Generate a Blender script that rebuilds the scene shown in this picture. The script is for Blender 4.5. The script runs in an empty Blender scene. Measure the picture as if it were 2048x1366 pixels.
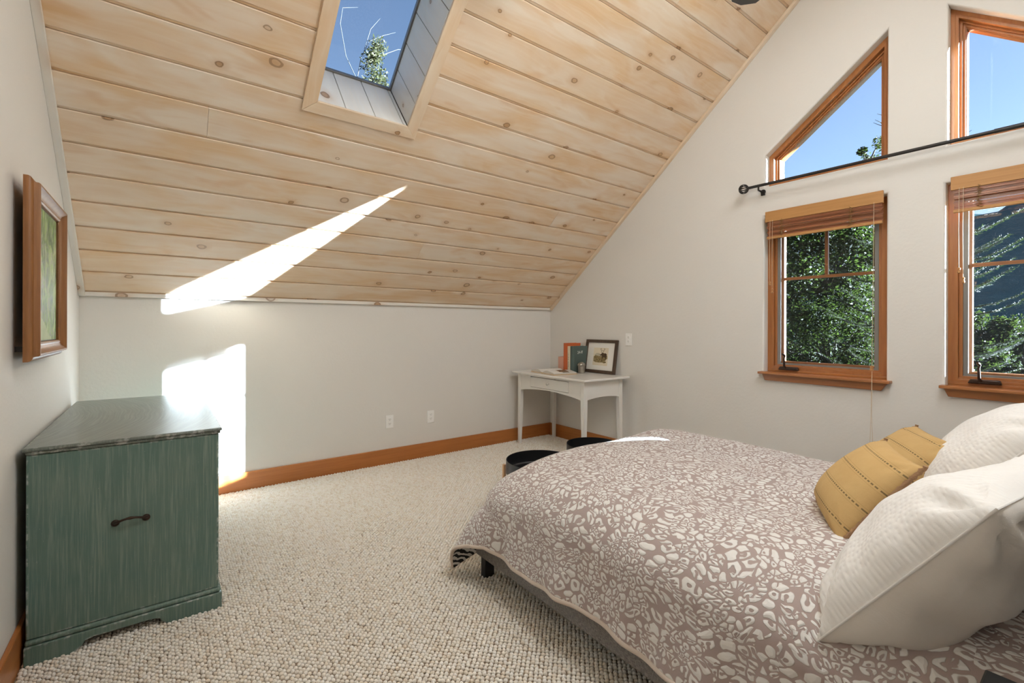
import bpy, bmesh, math, random
import numpy as np
from mathutils import Matrix, Vector, noise
random.seed(7)
rng = np.random.default_rng(7)
sc = bpy.context.scene
C = sc.collection
PI = math.pi

# ------------------------------------------------------------------ camera
cam_d = bpy.data.cameras.new('camera')
cam = bpy.data.objects.new('camera', cam_d); C.objects.link(cam)
yaw, roll, f_px = 0.6459335, 0.0028687, 925.87
F = Vector((math.sin(yaw), math.cos(yaw), 0)); R = Vector((math.cos(yaw), -math.sin(yaw), 0)); U = Vector((0, 0, 1))
R2 = R * math.cos(roll) + U * math.sin(roll); U2 = -R * math.sin(roll) + U * math.cos(roll)
CAM = Vector((-3.58835, -4.02104, 1.25))
cam.matrix_world = Matrix(((R2.x, U2.x, -F.x, CAM.x), (R2.y, U2.y, -F.y, CAM.y), (R2.z, U2.z, -F.z, CAM.z), (0, 0, 0, 1)))
cam_d.sensor_width = 36; cam_d.lens = f_px * 36 / 2048
cam_d.shift_y = -30.0 / 2048
cam_d.clip_start = 0.02; cam_d.clip_end = 2000
sc.camera = cam

# ------------------------------------------------------------------ world, sun, fill lights, exposure
SUN_DIR = Vector((-0.919, 1.0, -0.252)).normalized()      # the way the light travels
w = bpy.data.worlds.new('sky'); sc.world = w; w.use_nodes = True
nt = w.node_tree; nt.nodes.clear()
sky = nt.nodes.new('ShaderNodeTexSky'); sky.sky_type = 'NISHITA'
sky.sun_disc = False; sky.sun_elevation = math.radians(38); sky.sun_rotation = math.radians(137)
sky.altitude = 1800; sky.air_density = 1.0; sky.dust_density = 1.8; sky.ozone_density = 1.0
bg = nt.nodes.new('ShaderNodeBackground'); bg.inputs['Strength'].default_value = 0.27
wo = nt.nodes.new('ShaderNodeOutputWorld')
nt.links.new(sky.outputs[0], bg.inputs[0]); nt.links.new(bg.outputs[0], wo.inputs[0])
sd = bpy.data.lights.new('sun', 'SUN'); sd.energy = 178; sd.angle = math.radians(0.53); sd.color = (0.82, 0.97, 1.14)
so = bpy.data.objects.new('sun', sd); C.objects.link(so)
so.rotation_euler = SUN_DIR.to_track_quat('-Z', 'Y').to_euler(); so.location = (8, -12, 8)
FAN_FILL = 31.0  # strength of the fill light added below the fan
FAN_FILL_COLOR = (1.0, 0.95, 0.87)
# added fill light, shining through an invented skylight above and behind the camera
ad = bpy.data.lights.new('skylight_fill', 'AREA'); ad.shape = 'RECTANGLE'; ad.size = 1.80; ad.size_y = 0.90
ad.energy = 80; ad.color = (0.96, 0.975, 1.0)
ao = bpy.data.objects.new('skylight_fill', ad); C.objects.link(ao)
sc.view_settings.view_transform = 'Standard'; sc.view_settings.look = 'None'
sc.view_settings.gamma = 1; sc.view_settings.use_curve_mapping = False
sc.view_settings.exposure = -0.08
cy = sc.cycles
cy.use_denoising = True; cy.max_bounces = 12; cy.diffuse_bounces = 8; cy.glossy_bounces = 4
cy.transmission_bounces = 8; cy.transparent_max_bounces = 24
cy.caustics_reflective = False; cy.caustics_refractive = False; cy.sample_clamp_indirect = 8

# ------------------------------------------------------------------ materials
def mat(name):
    m = bpy.data.materials.new(name); m.use_nodes = True
    t = m.node_tree; t.nodes.clear()
    o = t.nodes.new('ShaderNodeOutputMaterial'); b = t.nodes.new('ShaderNodeBsdfPrincipled')
    t.links.new(b.outputs[0], o.inputs[0])
    return m, t, b, o
class N:
    def __init__(s, t): s.t = t
    def new(s, kind, **kw):
        n = s.t.nodes.new('ShaderNode' + kind)
        for k, v in kw.items(): setattr(n, k, v)
        return n
    def set(s, sock, v):
        if isinstance(v, bpy.types.NodeSocket): s.t.links.new(v, sock)
        elif isinstance(v, (tuple, list)) and len(v) == 3 and sock.type == 'RGBA': sock.default_value = (*v, 1)
        else: sock.default_value = v
    def math(s, op, a, b=0.0, c=0.0, clamp=False):
        n = s.new('Math', operation=op); n.use_clamp = clamp
        s.set(n.inputs[0], a); s.set(n.inputs[1], b); s.set(n.inputs[2], c); return n.outputs[0]
    def vmath(s, op, a, b=(0, 0, 0)):
        n = s.new('VectorMath', operation=op); s.set(n.inputs[0], a); s.set(n.inputs[1], b)
        return n.outputs['Value'] if op in ('LENGTH', 'DOT_PRODUCT', 'DISTANCE') else n.outputs[0]
    def mix(s, f, a, b, mode='MIX'):
        n = s.new('Mix', data_type='RGBA', blend_type=mode)
        s.set(n.inputs[0], f); s.set(n.inputs[6], a); s.set(n.inputs[7], b); return n.outputs[2]
    def ramp(s, f, stops):
        n = s.new('ValToRGB'); e = n.color_ramp.elements
        while len(e) < len(stops): e.new(0.5)
        for i, (p, c) in enumerate(stops):
            e[i].position = p; e[i].color = (*c, 1) if isinstance(c, (tuple, list)) else (c, c, c, 1)
        s.set(n.inputs[0], f); return n.outputs[0]
    def noise(s, vec, scale, detail=4, rough=0.5, dist=0.0):
        n = s.new('TexNoise'); s.set(n.inputs['Vector'], vec); n.inputs['Scale'].default_value = scale
        n.inputs['Detail'].default_value = detail; n.inputs['Roughness'].default_value = rough; n.inputs['Distortion'].default_value = dist
        return n.outputs['Fac'], n.outputs['Color']
    def voro(s, vec, scale, feature='F1', rnd=1.0):
        n = s.new('TexVoronoi', feature=feature, voronoi_dimensions='2D'); s.set(n.inputs['Vector'], vec); n.inputs['Scale'].default_value = scale
        n.inputs['Randomness'].default_value = rnd; return n
    def mapping(s, vec, scale=(1, 1, 1), rot=(0, 0, 0), loc=(0, 0, 0)):
        n = s.new('Mapping'); s.set(n.inputs['Vector'], vec); s.set(n.inputs['Scale'], scale); s.set(n.inputs['Rotation'], rot); s.set(n.inputs['Location'], loc)
        return n.outputs[0]
    def coord(s, k='Object'): return s.new('TexCoord').outputs[k]
    def sep(s, v):
        n = s.new('SeparateXYZ'); s.set(n.inputs[0], v); return n.outputs
    def comb(s, x, y, z=0.0):
        n = s.new('CombineXYZ'); s.set(n.inputs[0], x); s.set(n.inputs[1], y); s.set(n.inputs[2], z); return n.outputs[0]
    def rand(s): return s.new('ObjectInfo').outputs['Random']
    def bump(s, h, strength=0.3, dist=0.01):
        n = s.new('Bump'); n.inputs['Strength'].default_value = strength; n.inputs['Distance'].default_value = dist
        s.set(n.inputs['Height'], h); return n.outputs[0]
def put(n, b, color=None, rough=None, normal=None, spec=None, metal=None, coat=None):
    for k, v in (('Base Color', color), ('Roughness', rough), ('Normal', normal), ('Specular IOR Level', spec), ('Metallic', metal), ('Coat Weight', coat)):
        if v is not None: n.set(b.inputs[k], v)

def plain(name, col, rough=0.5, bump=None, var=0.0, spec=0.5, metal=0.0, coat=0.0):
    m, t, b, o = mat(name); n = N(t)
    c = n.coord()
    if var > 0:
        fac, _ = n.noise(c, 9, 5, 0.6)
        colr = n.mix(fac, tuple(x * (1 - var) for x in col), tuple(min(1, x * (1 + var)) for x in col))
    else: colr = col
    put(n, b, colr, rough, None, spec, metal, coat)
    if bump:
        h, _ = n.noise(c, bump[0], 4, 0.6); put(n, b, normal=n.bump(h, bump[1], bump[2]))
    return m

def m_wall():
    m, t, b, o = mat('painted_drywall'); n = N(t); c = n.coord()
    h1, _ = n.noise(c, 55, 4, 0.55); h2, _ = n.noise(c, 9, 3, 0.5); s, _ = n.noise(c, 1.3, 4, 0.5)
    put(n, b, n.mix(s, (0.69, 0.668, 0.632), (0.72, 0.698, 0.665)), 0.62, n.bump(n.math('ADD', h1, n.math('MULTIPLY', h2, 1.5)), 0.16, 0.006), 0.3)
    return m
M_WALL = m_wall()

def m_pine(name, base=(0.70, 0.505, 0.315), wash=(0.78, 0.685, 0.575), warm=(0.60, 0.35, 0.165), knots=True, blue=0.0):
    m, t, b, o = mat(name); n = N(t)
    uv = n.coord('UV'); r = n.rand()
    off = n.comb(n.math('MULTIPLY', r, 37.0), n.math('MULTIPLY', r, 91.0), n.math('MULTIPLY', r, 13.0))
    p = n.vmath('ADD', uv, off)
    px, py, pz = n.sep(p)
    wob, _ = n.noise(n.mapping(p, (1.6, 4, 1)), 1.0, 3, 0.5)
    # knots: sparse voronoi cells
    kw, _ = n.noise(n.mapping(p, (7, 15, 1)), 1.0, 2, 0.5)
    kc = n.vmath('ADD', n.mapping(p, (3.6, 5.0, 1)), n.comb(n.math('MULTIPLY', kw, 0.10), n.math('MULTIPLY', kw, 0.14), 0.0)); kd = n.voro(kc, 1.0, 'F1', 0.9)
    kr = n.sep(kd.outputs['Color'])
    keep = n.math('GREATER_THAN', kr[0], 0.66)
    size = n.math('MULTIPLY_ADD', n.math('MULTIPLY', kr[1], kr[1]), 0.075, 0.040)
    nz, _ = n.noise(n.mapping(p, (30, 60, 1)), 1.0, 2, 0.5)
    d = n.math('ADD', kd.outputs['Distance'], n.math('MULTIPLY', n.math('SUBTRACT', nz, 0.5), 0.03))
    rel = n.math('DIVIDE', d, size)
    inside = n.math('MULTIPLY', n.math('LESS_THAN', rel, 1.0), keep)
    ring = n.math('MULTIPLY', n.math('MULTIPLY', n.math('GREATER_THAN', rel, 0.72), n.math('LESS_THAN', rel, 1.15)), keep)
    halo = n.math('MULTIPLY', n.math('SUBTRACT', 1.0, n.math('MULTIPLY', rel, 0.26), clamp=True), keep)
    # grain, bent around the knots
    gy = n.math('ADD', py, n.math('ADD', n.math('MULTIPLY', wob, 0.10), n.math('MULTIPLY', halo, 0.035)))
    g1, _ = n.noise(n.comb(n.math('MULTIPLY', px, 1.3), n.math('MULTIPLY', gy, 62.0), r), 1.0, 4, 0.6)
    g2, _ = n.noise(n.comb(n.math('MULTIPLY', px, 0.8), n.math('MULTIPLY', gy, 16.0), r), 1.0, 3, 0.55)
    blot, _ = n.noise(n.mapping(p, (1.9, 7.0, 1)), 1.0, 3, 0.55, 0.6)
    col = n.mix(n.ramp(blot, [(0.40, 0.0), (0.66, 1.0)]), wash, base)
    blot2, _ = n.noise(n.mapping(n.vmath('ADD', p, (5.3, 2.1, 0)), (2.4, 8.0, 1)), 1.0, 2, 0.5, 0.8)
    col = n.mix(n.math('MULTIPLY', n.ramp(blot2, [(0.60, 0.0), (0.74, 1.0)]), 0.55), col, warm)
    col = n.mix(n.math('MULTIPLY', n.ramp(r, [(0.0, 0.0), (1.0, 1.0)]), 0.30), col, base)
    col = n.mix(n.ramp(g2, [(0.35, 0.0), (0.75, 0.30)]), col, warm)
    col = n.mix(n.ramp(g1, [(0.48, 0.0), (0.80, 0.42)]), col, (0.80, 0.70, 0.58))
    if knots:
        col = n.mix(n.math('MULTIPLY', n.math('MULTIPLY', n.math('POWER', halo, 1.6), n.ramp(blot2, [(0.35, 0.2), (0.6, 1.0)])), 0.80), col, (0.50, 0.265, 0.105))
        col = n.mix(n.math('MULTIPLY', inside, n.math('MULTIPLY_ADD', kr[2], 0.75, 0.10)), col, (0.36, 0.20, 0.085))
        col = n.mix(n.math('MULTIPLY', ring, 0.62), col, (0.20, 0.105, 0.045))
    put(n, b, col, 0.42, n.bump(g1, 0.10, 0.002), 0.4)
    return m
M_PINE = m_pine('whitewashed_pine')
M_PINE_TRIM = m_pine('pine_trim', (0.72, 0.54, 0.36), (0.76, 0.65, 0.52), (0.62, 0.40, 0.21))
M_PINE_PALE = m_pine('white_pine', (0.72, 0.69, 0.64), (0.77, 0.75, 0.71), (0.66, 0.60, 0.52))

def m_wood(name, a, bcol, rough=0.35, scale=(3, 45, 45), axis='Object', coat=0.0):
    m, t, b, o = mat(name); n = N(t)
    c = n.coord(axis); r = n.rand()
    p = n.vmath('ADD', c, n.comb(n.math('MULTIPLY', r, 17.0), n.math('MULTIPLY', r, 5.0), r))
    g, _ = n.noise(n.mapping(p, scale), 1.0, 5, 0.62, 0.4); bl, _ = n.noise(p, 3.2, 3, 0.5)
    col = n.mix(n.ramp(g, [(0.3, 0.0), (0.72, 1.0)]), a, bcol)
    col = n.mix(n.math('MULTIPLY', bl, 0.35), col, tuple(x * 0.75 for x in a))
    put(n, b, col, rough, n.bump(g, 0.08, 0.002), 0.5, None, coat)
    return m
M_FIR = m_wood('stained_fir', (0.30, 0.105, 0.028), (0.42, 0.165, 0.050), 0.34, (30, 3, 60))      # boards along y
M_FIR_V = m_wood('stained_fir_upright', (0.30, 0.105, 0.028), (0.42, 0.165, 0.050), 0.34, (40, 40, 3))
M_BASE_X = m_wood('stained_baseboard', (0.37, 0.125, 0.028), (0.47, 0.175, 0.045), 0.36, (2.5, 60, 60))
M_BASE_Y = m_wood('stained_baseboard_side', (0.37, 0.125, 0.028), (0.47, 0.175, 0.045), 0.36, (60, 2.5, 60))
M_VALANCE = m_wood('honey_wood', (0.36, 0.165, 0.048), (0.47, 0.235, 0.075), 0.5, (60, 2.5, 70))
M_SLAT = m_wood('bamboo_slat', (0.23, 0.075, 0.030), (0.36, 0.135, 0.055), 0.32, (60, 3, 80))
M_FRAME_OAK = m_wood('oak_frame', (0.20, 0.075, 0.018), (0.31, 0.130, 0.036), 0.42, (60, 60, 5))
M_FRAME_DARK = m_wood('dark_walnut_frame', (0.045, 0.024, 0.014), (0.10, 0.058, 0.034), 0.45, (60, 12, 60))
M_DOWEL = m_wood('pale_ash', (0.52, 0.30, 0.15), (0.66, 0.42, 0.23), 0.5, (50, 50, 6))
M_BARK = m_wood('bark', (0.018, 0.013, 0.010), (0.040, 0.032, 0.025), 0.95, (14, 14, 3))
M_BIRCH = plain('pale_bark', (0.045, 0.043, 0.038), 0.8, (30, 0.3, 0.01), 0.2)

M_DESK = plain('white_lacquer', (0.78, 0.765, 0.73), 0.26, None, 0.02, 0.5, 0, 0.2)
M_PLATE = plain('outlet_plastic', (0.88, 0.875, 0.86), 0.3)
M_SLOT = plain('outlet_slot', (0.06, 0.055, 0.05), 0.6)
M_STEEL = plain('brushed_steel', (0.55, 0.53, 0.50), 0.28, None, 0.1, 0.5, 1.0)
M_PEWTER = plain('pewter', (0.42, 0.39, 0.34), 0.33, (60, 0.6, 0.004), 0.35, 0.5, 0.9)
M_BRONZE = plain('oil_rubbed_bronze', (0.045, 0.026, 0.018), 0.36, (80, 0.2, 0.002), 0.4, 0.5, 0.6)
M_BLACKROD = plain('black_iron', (0.022, 0.019, 0.018), 0.42, (60, 0.1, 0.002), 0.2, 0.5, 0.3)
M_TRAY = plain('black_powder_coat', (0.008, 0.008, 0.009), 0.34, (200, 0.05, 0.001), 0.1)
M_BLACK = plain('black_lacquer', (0.006, 0.006, 0.006), 0.4)
M_LEG = plain('black_leg', (0.010, 0.010, 0.011), 0.5)
M_GREYALU = plain('grey_screen_frame', (0.20, 0.19, 0.175), 0.4, None, 0.05, 0.5, 0.3)
M_WHITEVINYL = plain('white_vinyl', (0.75, 0.74, 0.71), 0.4)
M_CORD = plain('cream_cord', (0.55, 0.43, 0.30), 0.8)
M_TASSEL = m_wood('turned_wood', (0.36, 0.16, 0.05), (0.50, 0.25, 0.09), 0.35, (60, 60, 10))
M_RAFFIA = plain('brown_twine', (0.20, 0.11, 0.035), 0.9, (200, 0.5, 0.003), 0.3)
M_FAN = plain('dark_fan_blade', (0.035, 0.032, 0.030), 0.45, None, 0.2)
M_FANMETAL = plain('fan_metal', (0.30, 0.28, 0.26), 0.35, None, 0.05, 0.5, 0.8)
M_DECK = plain('dark_roof_deck', (0.10, 0.06, 0.035), 0.9)
M_ROOF = plain('roof_shingle', (0.10, 0.10, 0.10), 0.9, (40, 0.4, 0.01), 0.3)
M_SIDING = plain('cedar_siding', (0.30, 0.20, 0.12), 0.8, None, 0.2)
M_FLOOR = plain('carpet_backing', (0.30, 0.23, 0.17), 1.0)
M_MATTRESS = plain('mattress_cloth', (0.70, 0.68, 0.64), 0.9, (300, 0.2, 0.002))

def m_glass():
    m = bpy.data.materials.new('window_glass'); m.use_nodes = True; t = m.node_tree; t.nodes.clear(); n = N(t)
    o = n.new('OutputMaterial'); tr = n.new('BsdfTransparent'); gl = n.new('BsdfGlossy'); mx = n.new('MixShader'); fr = n.new('Fresnel')
    fr.inputs['IOR'].default_value = 1.45; tr.inputs[0].default_value = (0.95, 0.97, 0.965, 1); gl.inputs['Roughness'].default_value = 0.0
    ge = n.new('NewGeometry')      # only the entering face reflects: a thin pane has no total reflection
    fac = n.math('MULTIPLY', fr.outputs[0], n.math('SUBTRACT', 1.0, ge.outputs['Backfacing']))
    t.links.new(fac, mx.inputs[0]); t.links.new(tr.outputs[0], mx.inputs[1]); t.links.new(gl.outputs[0], mx.inputs[2]); t.links.new(mx.outputs[0], o.inputs[0])
    return m
M_GLASS = m_glass()
def m_screen():
    m = bpy.data.materials.new('insect_screen'); m.use_nodes = True; t = m.node_tree; t.nodes.clear(); n = N(t)
    o = n.new('OutputMaterial'); tr = n.new('BsdfTransparent'); df = n.new('BsdfDiffuse'); mx = n.new('MixShader')
    df.inputs[0].default_value = (0.05, 0.055, 0.058, 1); mx.inputs[0].default_value = 0.12
    t.links.new(tr.outputs[0], mx.inputs[1]); t.links.new(df.outputs[0], mx.inputs[2]); t.links.new(mx.outputs[0], o.inputs[0])
    return m
M_SCREEN = m_screen()

def m_green_paint(top=False):
    m, t, b, o = mat('worn_green_top' if top else 'worn_green_paint'); n = N(t); c = n.coord()
    if top: # curved brush strokes
        d, _ = n.noise(c, 1.6, 2, 0.5)
        x, y, z = n.sep(c)
        arc = n.math('ADD', x, n.math('MULTIPLY', n.math('MULTIPLY', y, y), 0.35))
        st, _ = n.noise(n.comb(n.math('MULTIPLY', n.math('ADD', arc, n.math('MULTIPLY', d, 0.12)), 120.0), n.math('MULTIPLY', y, 3.0), 0.0), 1.0, 4, 0.65)
    else:
        st, _ = n.noise(n.mapping(c, (150, 150, 5.0)), 1.0, 4, 0.65)
    bl, _ = n.noise(c, 5, 4, 0.6)
    col = n.mix(n.ramp(bl, [(0.3, 0.0), (0.7, 1.0)]), ((0.072, 0.135, 0.112) if not top else (0.105, 0.125, 0.105)), ((0.105, 0.160, 0.130) if not top else (0.13, 0.145, 0.122)))
    col = n.mix(n.ramp(st, [(0.45, 0.0), (0.70, 0.50)]), col, (0.26, 0.30, 0.25) if not top else (0.30, 0.32, 0.29))
    fl, _ = n.noise(n.mapping(c, (190, 190, 60)), 1.0, 2, 0.5)
    col = n.mix(n.ramp(fl, [(0.74, 0.0), (0.78, 0.5)]), col, (0.30, 0.32, 0.29))
    # chipped paint near edges
    ed, _ = n.noise(c, 35, 3, 0.6); bv = n.new('Bevel'); bv.samples = 4; bv.inputs['Radius'].default_value = 0.010
    dd = n.vmath('DOT_PRODUCT', bv.outputs[0], n.new('NewGeometry').outputs['Normal'])
    e = n.math('MULTIPLY', n.math('LESS_THAN', dd, 0.97), n.ramp(ed, [(0.50, 0.0), (0.62, 1.0)]))
    col = n.mix(e, col, (0.55, 0.55, 0.52))
    put(n, b, col, 0.33 if top else 0.48, n.bump(st, 0.18, 0.002), 0.5)
    return m
M_GREEN = m_green_paint(); M_GREENTOP = m_green_paint(True)

def m_carpet():
    m, t, b, o = mat('berber_loops'); n = N(t); r = n.rand()
    c = n.coord('Object'); f, _ = n.noise(n.new('NewGeometry').outputs['Position'], 190, 2, 0.6)
    col = n.ramp(r, [(0.0, (0.74, 0.66, 0.56)), (0.3, (0.83, 0.785, 0.71)), (0.7, (0.86, 0.83, 0.775)), (1.0, (0.88, 0.86, 0.82))])
    col = n.mix(n.ramp(f, [(0.35, 0.45), (0.6, 0.0)]), col, (0.62, 0.53, 0.43))
    put(n, b, col, 1.0, n.bump(f, 0.5, 0.004), 0.1)
    return m
M_CARPET = m_carpet()

def m_quilt():
    m, t, b, o = mat('leopard_quilt'); n = N(t)
    uv = n.coord('UV')
    _, dc = n.noise(uv, 14, 2, 0.5)
    p = n.vmath('ADD', uv, n.vmath('MULTIPLY', n.vmath('SUBTRACT', dc, (0.5, 0.5, 0.5)), (0.045, 0.045, 0.0)))
    _, dc2 = n.noise(uv, 3.0, 1, 0.5)
    p = n.vmath('ADD', p, n.vmath('MULTIPLY', n.vmath('SUBTRACT', dc2, (0.5, 0.5, 0.5)), (0.16, 0.16, 0.0)))
    def spots(sx, sy, off):
        q = n.mapping(p, (sx, sy, 1), (0, 0, 0), off)
        v = n.new('TexVoronoi', feature='F1', voronoi_dimensions='2D'); n.set(v.inputs['Vector'], q); v.inputs['Scale'].default_value = 1; v.inputs['Randomness'].default_value = 0.9
        e = n.new('TexVoronoi', feature='DISTANCE_TO_EDGE', voronoi_dimensions='2D'); n.set(e.inputs['Vector'], q); e.inputs['Scale'].default_value = 1; e.inputs['Randomness'].default_value = 0.9
        ed = e.outputs['Distance']; cr = n.sep(v.outputs['Color']); F1 = v.outputs['Distance']
        vec = n.vmath('SUBTRACT', q, v.outputs['Position'])
        ang = n.math('MULTIPLY', cr[1], 6.283)
        along = n.vmath('DOT_PRODUCT', vec, n.comb(n.math('COSINE', ang), n.math('SINE', ang), 0.0))
        perp = n.math('ABSOLUTE', n.vmath('DOT_PRODUCT', vec, n.comb(n.math('MULTIPLY', n.math('SINE', ang), -1.0), n.math('COSINE', ang), 0.0)))
        blob = n.math('MULTIPLY', n.ramp(ed, [(0.075, 0.0), (0.115, 1.0)]), n.ramp(F1, [(0.47, 1.0), (0.53, 0.0)]))
        big = n.math('GREATER_THAN', cr[0], 0.35)
        hole = n.math('MULTIPLY', n.ramp(F1, [(0.15, 1.0), (0.21, 0.0)]), big)
        slit = n.math('MULTIPLY', n.math('MULTIPLY', n.math('GREATER_THAN', along, 0.0), n.ramp(perp, [(0.08, 1.0), (0.13, 0.0)])), n.math('GREATER_THAN', cr[0], 0.45))
        return n.math('MULTIPLY', blob, n.math('SUBTRACT', 1.0, n.math('MAXIMUM', hole, slit), clamp=True)), ed
    k1, e1 = spots(30, 25, (0, 0, 0)); k2, e2 = spots(47, 39, (3.7, 1.9, 0))
    sel, _ = n.noise(uv, 9.0, 1, 0.5); sel = n.math('GREATER_THAN', sel, 0.50)
    k = n.math('ADD', n.math('MULTIPLY', k1, sel), n.math('MULTIPLY', k2, n.math('SUBTRACT', 1.0, sel)))
    ed = n.math('ADD', n.math('MULTIPLY', e1, sel), n.math('MULTIPLY', e2, n.math('SUBTRACT', 1.0, sel)))
    fine, _ = n.noise(uv, 900, 2, 0.5)
    col = n.mix(k, (0.375, 0.295, 0.272), (0.77, 0.755, 0.735))
    col = n.mix(n.math('MULTIPLY', fine, 0.12), col, (0.3, 0.25, 0.22))
    puff = n.math('MULTIPLY', k, n.ramp(ed, [(0.05, 0.3), (0.35, 1.0)]))
    put(n, b, col, 0.9, n.bump(n.math('ADD', puff, n.math('MULTIPLY', fine, 0.05)), 0.55, 0.008), 0.15)
    b.inputs['Sheen Weight'].default_value = 0.15
    return m
def m_zebra():
    m, t, b, o = mat('zebra_lining'); n = N(t); uv = n.coord('UV')
    wv = n.new('TexWave', wave_type='BANDS', bands_direction='DIAGONAL'); n.set(wv.inputs['Vector'], uv)
    wv.inputs['Scale'].default_value = 14; wv.inputs['Distortion'].default_value = 4; wv.inputs['Detail Scale'].default_value = 1.5
    put(n, b, n.ramp(wv.outputs['Fac'], [(0.45, (0.03, 0.028, 0.028)), (0.55, (0.6, 0.57, 0.53))]), 0.9, None, 0.1)
    return m
M_QUILT = m_quilt(); M_ZEBRA = m_zebra(); M_HEM = plain('cream_binding', (0.58, 0.49, 0.42), 0.9, (400, 0.3, 0.002))

def m_cloth(name, col, waffle=0.0, weave=900, waf_scale=(58, 72)):
    m, t, b, o = mat(name); n = N(t); uv = n.coord('UV'); x, y, z = n.sep(uv)
    h, _ = n.noise(uv, weave, 2, 0.6); wr, _ = n.noise(n.mapping(uv, (9, 16, 1)), 1.0, 4, 0.55, 0.8)
    hh = n.math('ADD', n.math('MULTIPLY', h, 0.10), n.math('MULTIPLY', wr, 0.6))
    if waffle > 0:
        vv = n.voro(n.mapping(uv, (waf_scale[0], waf_scale[1], 1)), 1.0, 'SMOOTH_F1', 0.45)
        hh = n.math('ADD', hh, n.math('MULTIPLY', vv.outputs['Distance'], waffle))
    put(n, b, n.mix(wr, tuple(v * 0.96 for v in col), col), 0.9, n.bump(hh, 0.5, 0.010), 0.15)
    return m
M_SHAM = m_cloth('white_waffle_cotton', (0.82, 0.805, 0.785), 0.55)
M_SHAMBACK = m_cloth('white_plain_cotton', (0.76, 0.72, 0.675))
def m_cushion():
    m, t, b, o = mat('mustard_linen'); n = N(t); uv = n.coord('UV'); x, y, z = n.sep(uv)
    h, _ = n.noise(n.mapping(uv, (700, 500, 1)), 1.0, 2, 0.6); bl, _ = n.noise(uv, 12, 4, 0.6)
    col = n.mix(bl, (0.44, 0.280, 0.115), (0.53, 0.355, 0.160))
    # lines of running stitch across the cushion
    ln = n.math('ABSOLUTE', n.math('SUBTRACT', n.math('FRACT', n.math('MULTIPLY', y, 13.0)), 0.5))
    line = n.math('LESS_THAN', ln, 0.030)
    dash = n.math('LESS_THAN', n.math('FRACT', n.math('MULTIPLY', x, 85.0)), 0.62)
    band = n.math('MULTIPLY', n.math('LESS_THAN', ln, 0.12), n.math('GREATER_THAN', ln, 0.10))
    col = n.mix(n.math('MULTIPLY', n.math('MULTIPLY', line, dash), 0.85), col, (0.12, 0.085, 0.04))
    col = n.mix(n.math('MULTIPLY', band, 0.35), col, (0.24, 0.15, 0.05))
    put(n, b, col, 0.9, n.bump(n.math('SUBTRACT', n.math('ADD', n.math('MULTIPLY', h, 0.3), n.math('MULTIPLY', bl, 1.2)), n.math('MULTIPLY', line, 0.6)), 0.4, 0.006), 0.15)
    return m
M_CUSHION = m_cushion(); M_BRAID = plain('brown_braid', (0.27, 0.15, 0.075), 0.95, (160, 0.8, 0.006), 0.35)
def m_tweed():
    m, t, b, o = mat('grey_tweed'); n = N(t); c = n.coord()
    a, _ = n.noise(n.mapping(c, (300, 60, 500)), 1.0, 2, 0.6); d, _ = n.noise(n.mapping(c, (300, 500, 60)), 1.0, 2, 0.6)
    f = n.math('MULTIPLY', n.math('ADD', a, d), 0.5)
    put(n, b, n.ramp(f, [(0.36, (0.085, 0.075, 0.068)), (0.5, (0.175, 0.155, 0.14)), (0.62, (0.30, 0.275, 0.25))]), 0.95, n.bump(f, 0.5, 0.003), 0.1)
    return m
M_TWEED = m_tweed()

def m_painting():
    m, t, b, o = mat('garden_painting'); n = N(t); uv = n.coord('UV'); x, y, z = n.sep(uv)
    a, _ = n.noise(n.mapping(uv, (9, 4, 1)), 1.0, 5, 0.65, 1.2); d, _ = n.noise(n.mapping(uv, (22, 7, 1)), 1.0, 4, 0.6, 1.5)
    fol = n.ramp(a, [(0.33, (0.03, 0.06, 0.02)), (0.46, (0.10, 0.17, 0.04)), (0.56, (0.26, 0.35, 0.11)), (0.70, (0.48, 0.55, 0.28))])
    fol = n.mix(n.ramp(d, [(0.54, 0.0), (0.60, 0.8)]), fol, (0.27, 0.25, 0.24))
    lawn = n.ramp(d, [(0.3, (0.28, 0.34, 0.16)), (0.7, (0.45, 0.50, 0.28))])
    edge = n.math('ADD', n.math('MULTIPLY', x, 0.45), n.math('MULTIPLY', a, 0.25))
    col = n.mix(n.math('GREATER_THAN', n.math('SUBTRACT', 0.48, y), edge), fol, lawn)
    put(n, b, col, 0.5, n.bump(d, 0.3, 0.003), 0.3)
    return m
M_PAINTING = m_painting()

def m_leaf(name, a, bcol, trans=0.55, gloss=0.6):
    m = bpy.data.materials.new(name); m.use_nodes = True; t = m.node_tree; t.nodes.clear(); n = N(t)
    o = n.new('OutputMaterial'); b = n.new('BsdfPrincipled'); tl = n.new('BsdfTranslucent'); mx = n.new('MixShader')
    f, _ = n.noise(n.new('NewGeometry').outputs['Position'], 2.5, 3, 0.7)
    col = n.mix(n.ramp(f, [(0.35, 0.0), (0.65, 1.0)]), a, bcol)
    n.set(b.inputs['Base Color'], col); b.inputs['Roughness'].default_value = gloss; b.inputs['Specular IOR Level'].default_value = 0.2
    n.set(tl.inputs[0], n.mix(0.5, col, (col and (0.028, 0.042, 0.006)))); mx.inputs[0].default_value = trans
    t.links.new(b.outputs[0], mx.inputs[1]); t.links.new(tl.outputs[0], mx.inputs[2]); t.links.new(mx.outputs[0], o.inputs[0])
    return m
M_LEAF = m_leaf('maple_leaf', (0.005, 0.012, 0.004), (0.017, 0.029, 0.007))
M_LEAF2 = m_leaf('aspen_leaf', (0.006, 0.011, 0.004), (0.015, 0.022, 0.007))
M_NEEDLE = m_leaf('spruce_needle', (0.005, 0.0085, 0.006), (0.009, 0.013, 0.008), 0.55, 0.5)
M_GOLD = m_leaf('golden_birch_leaf', (0.030, 0.032, 0.012), (0.055, 0.052, 0.025), 0.4)  # pale yellowish leaf colour
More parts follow.
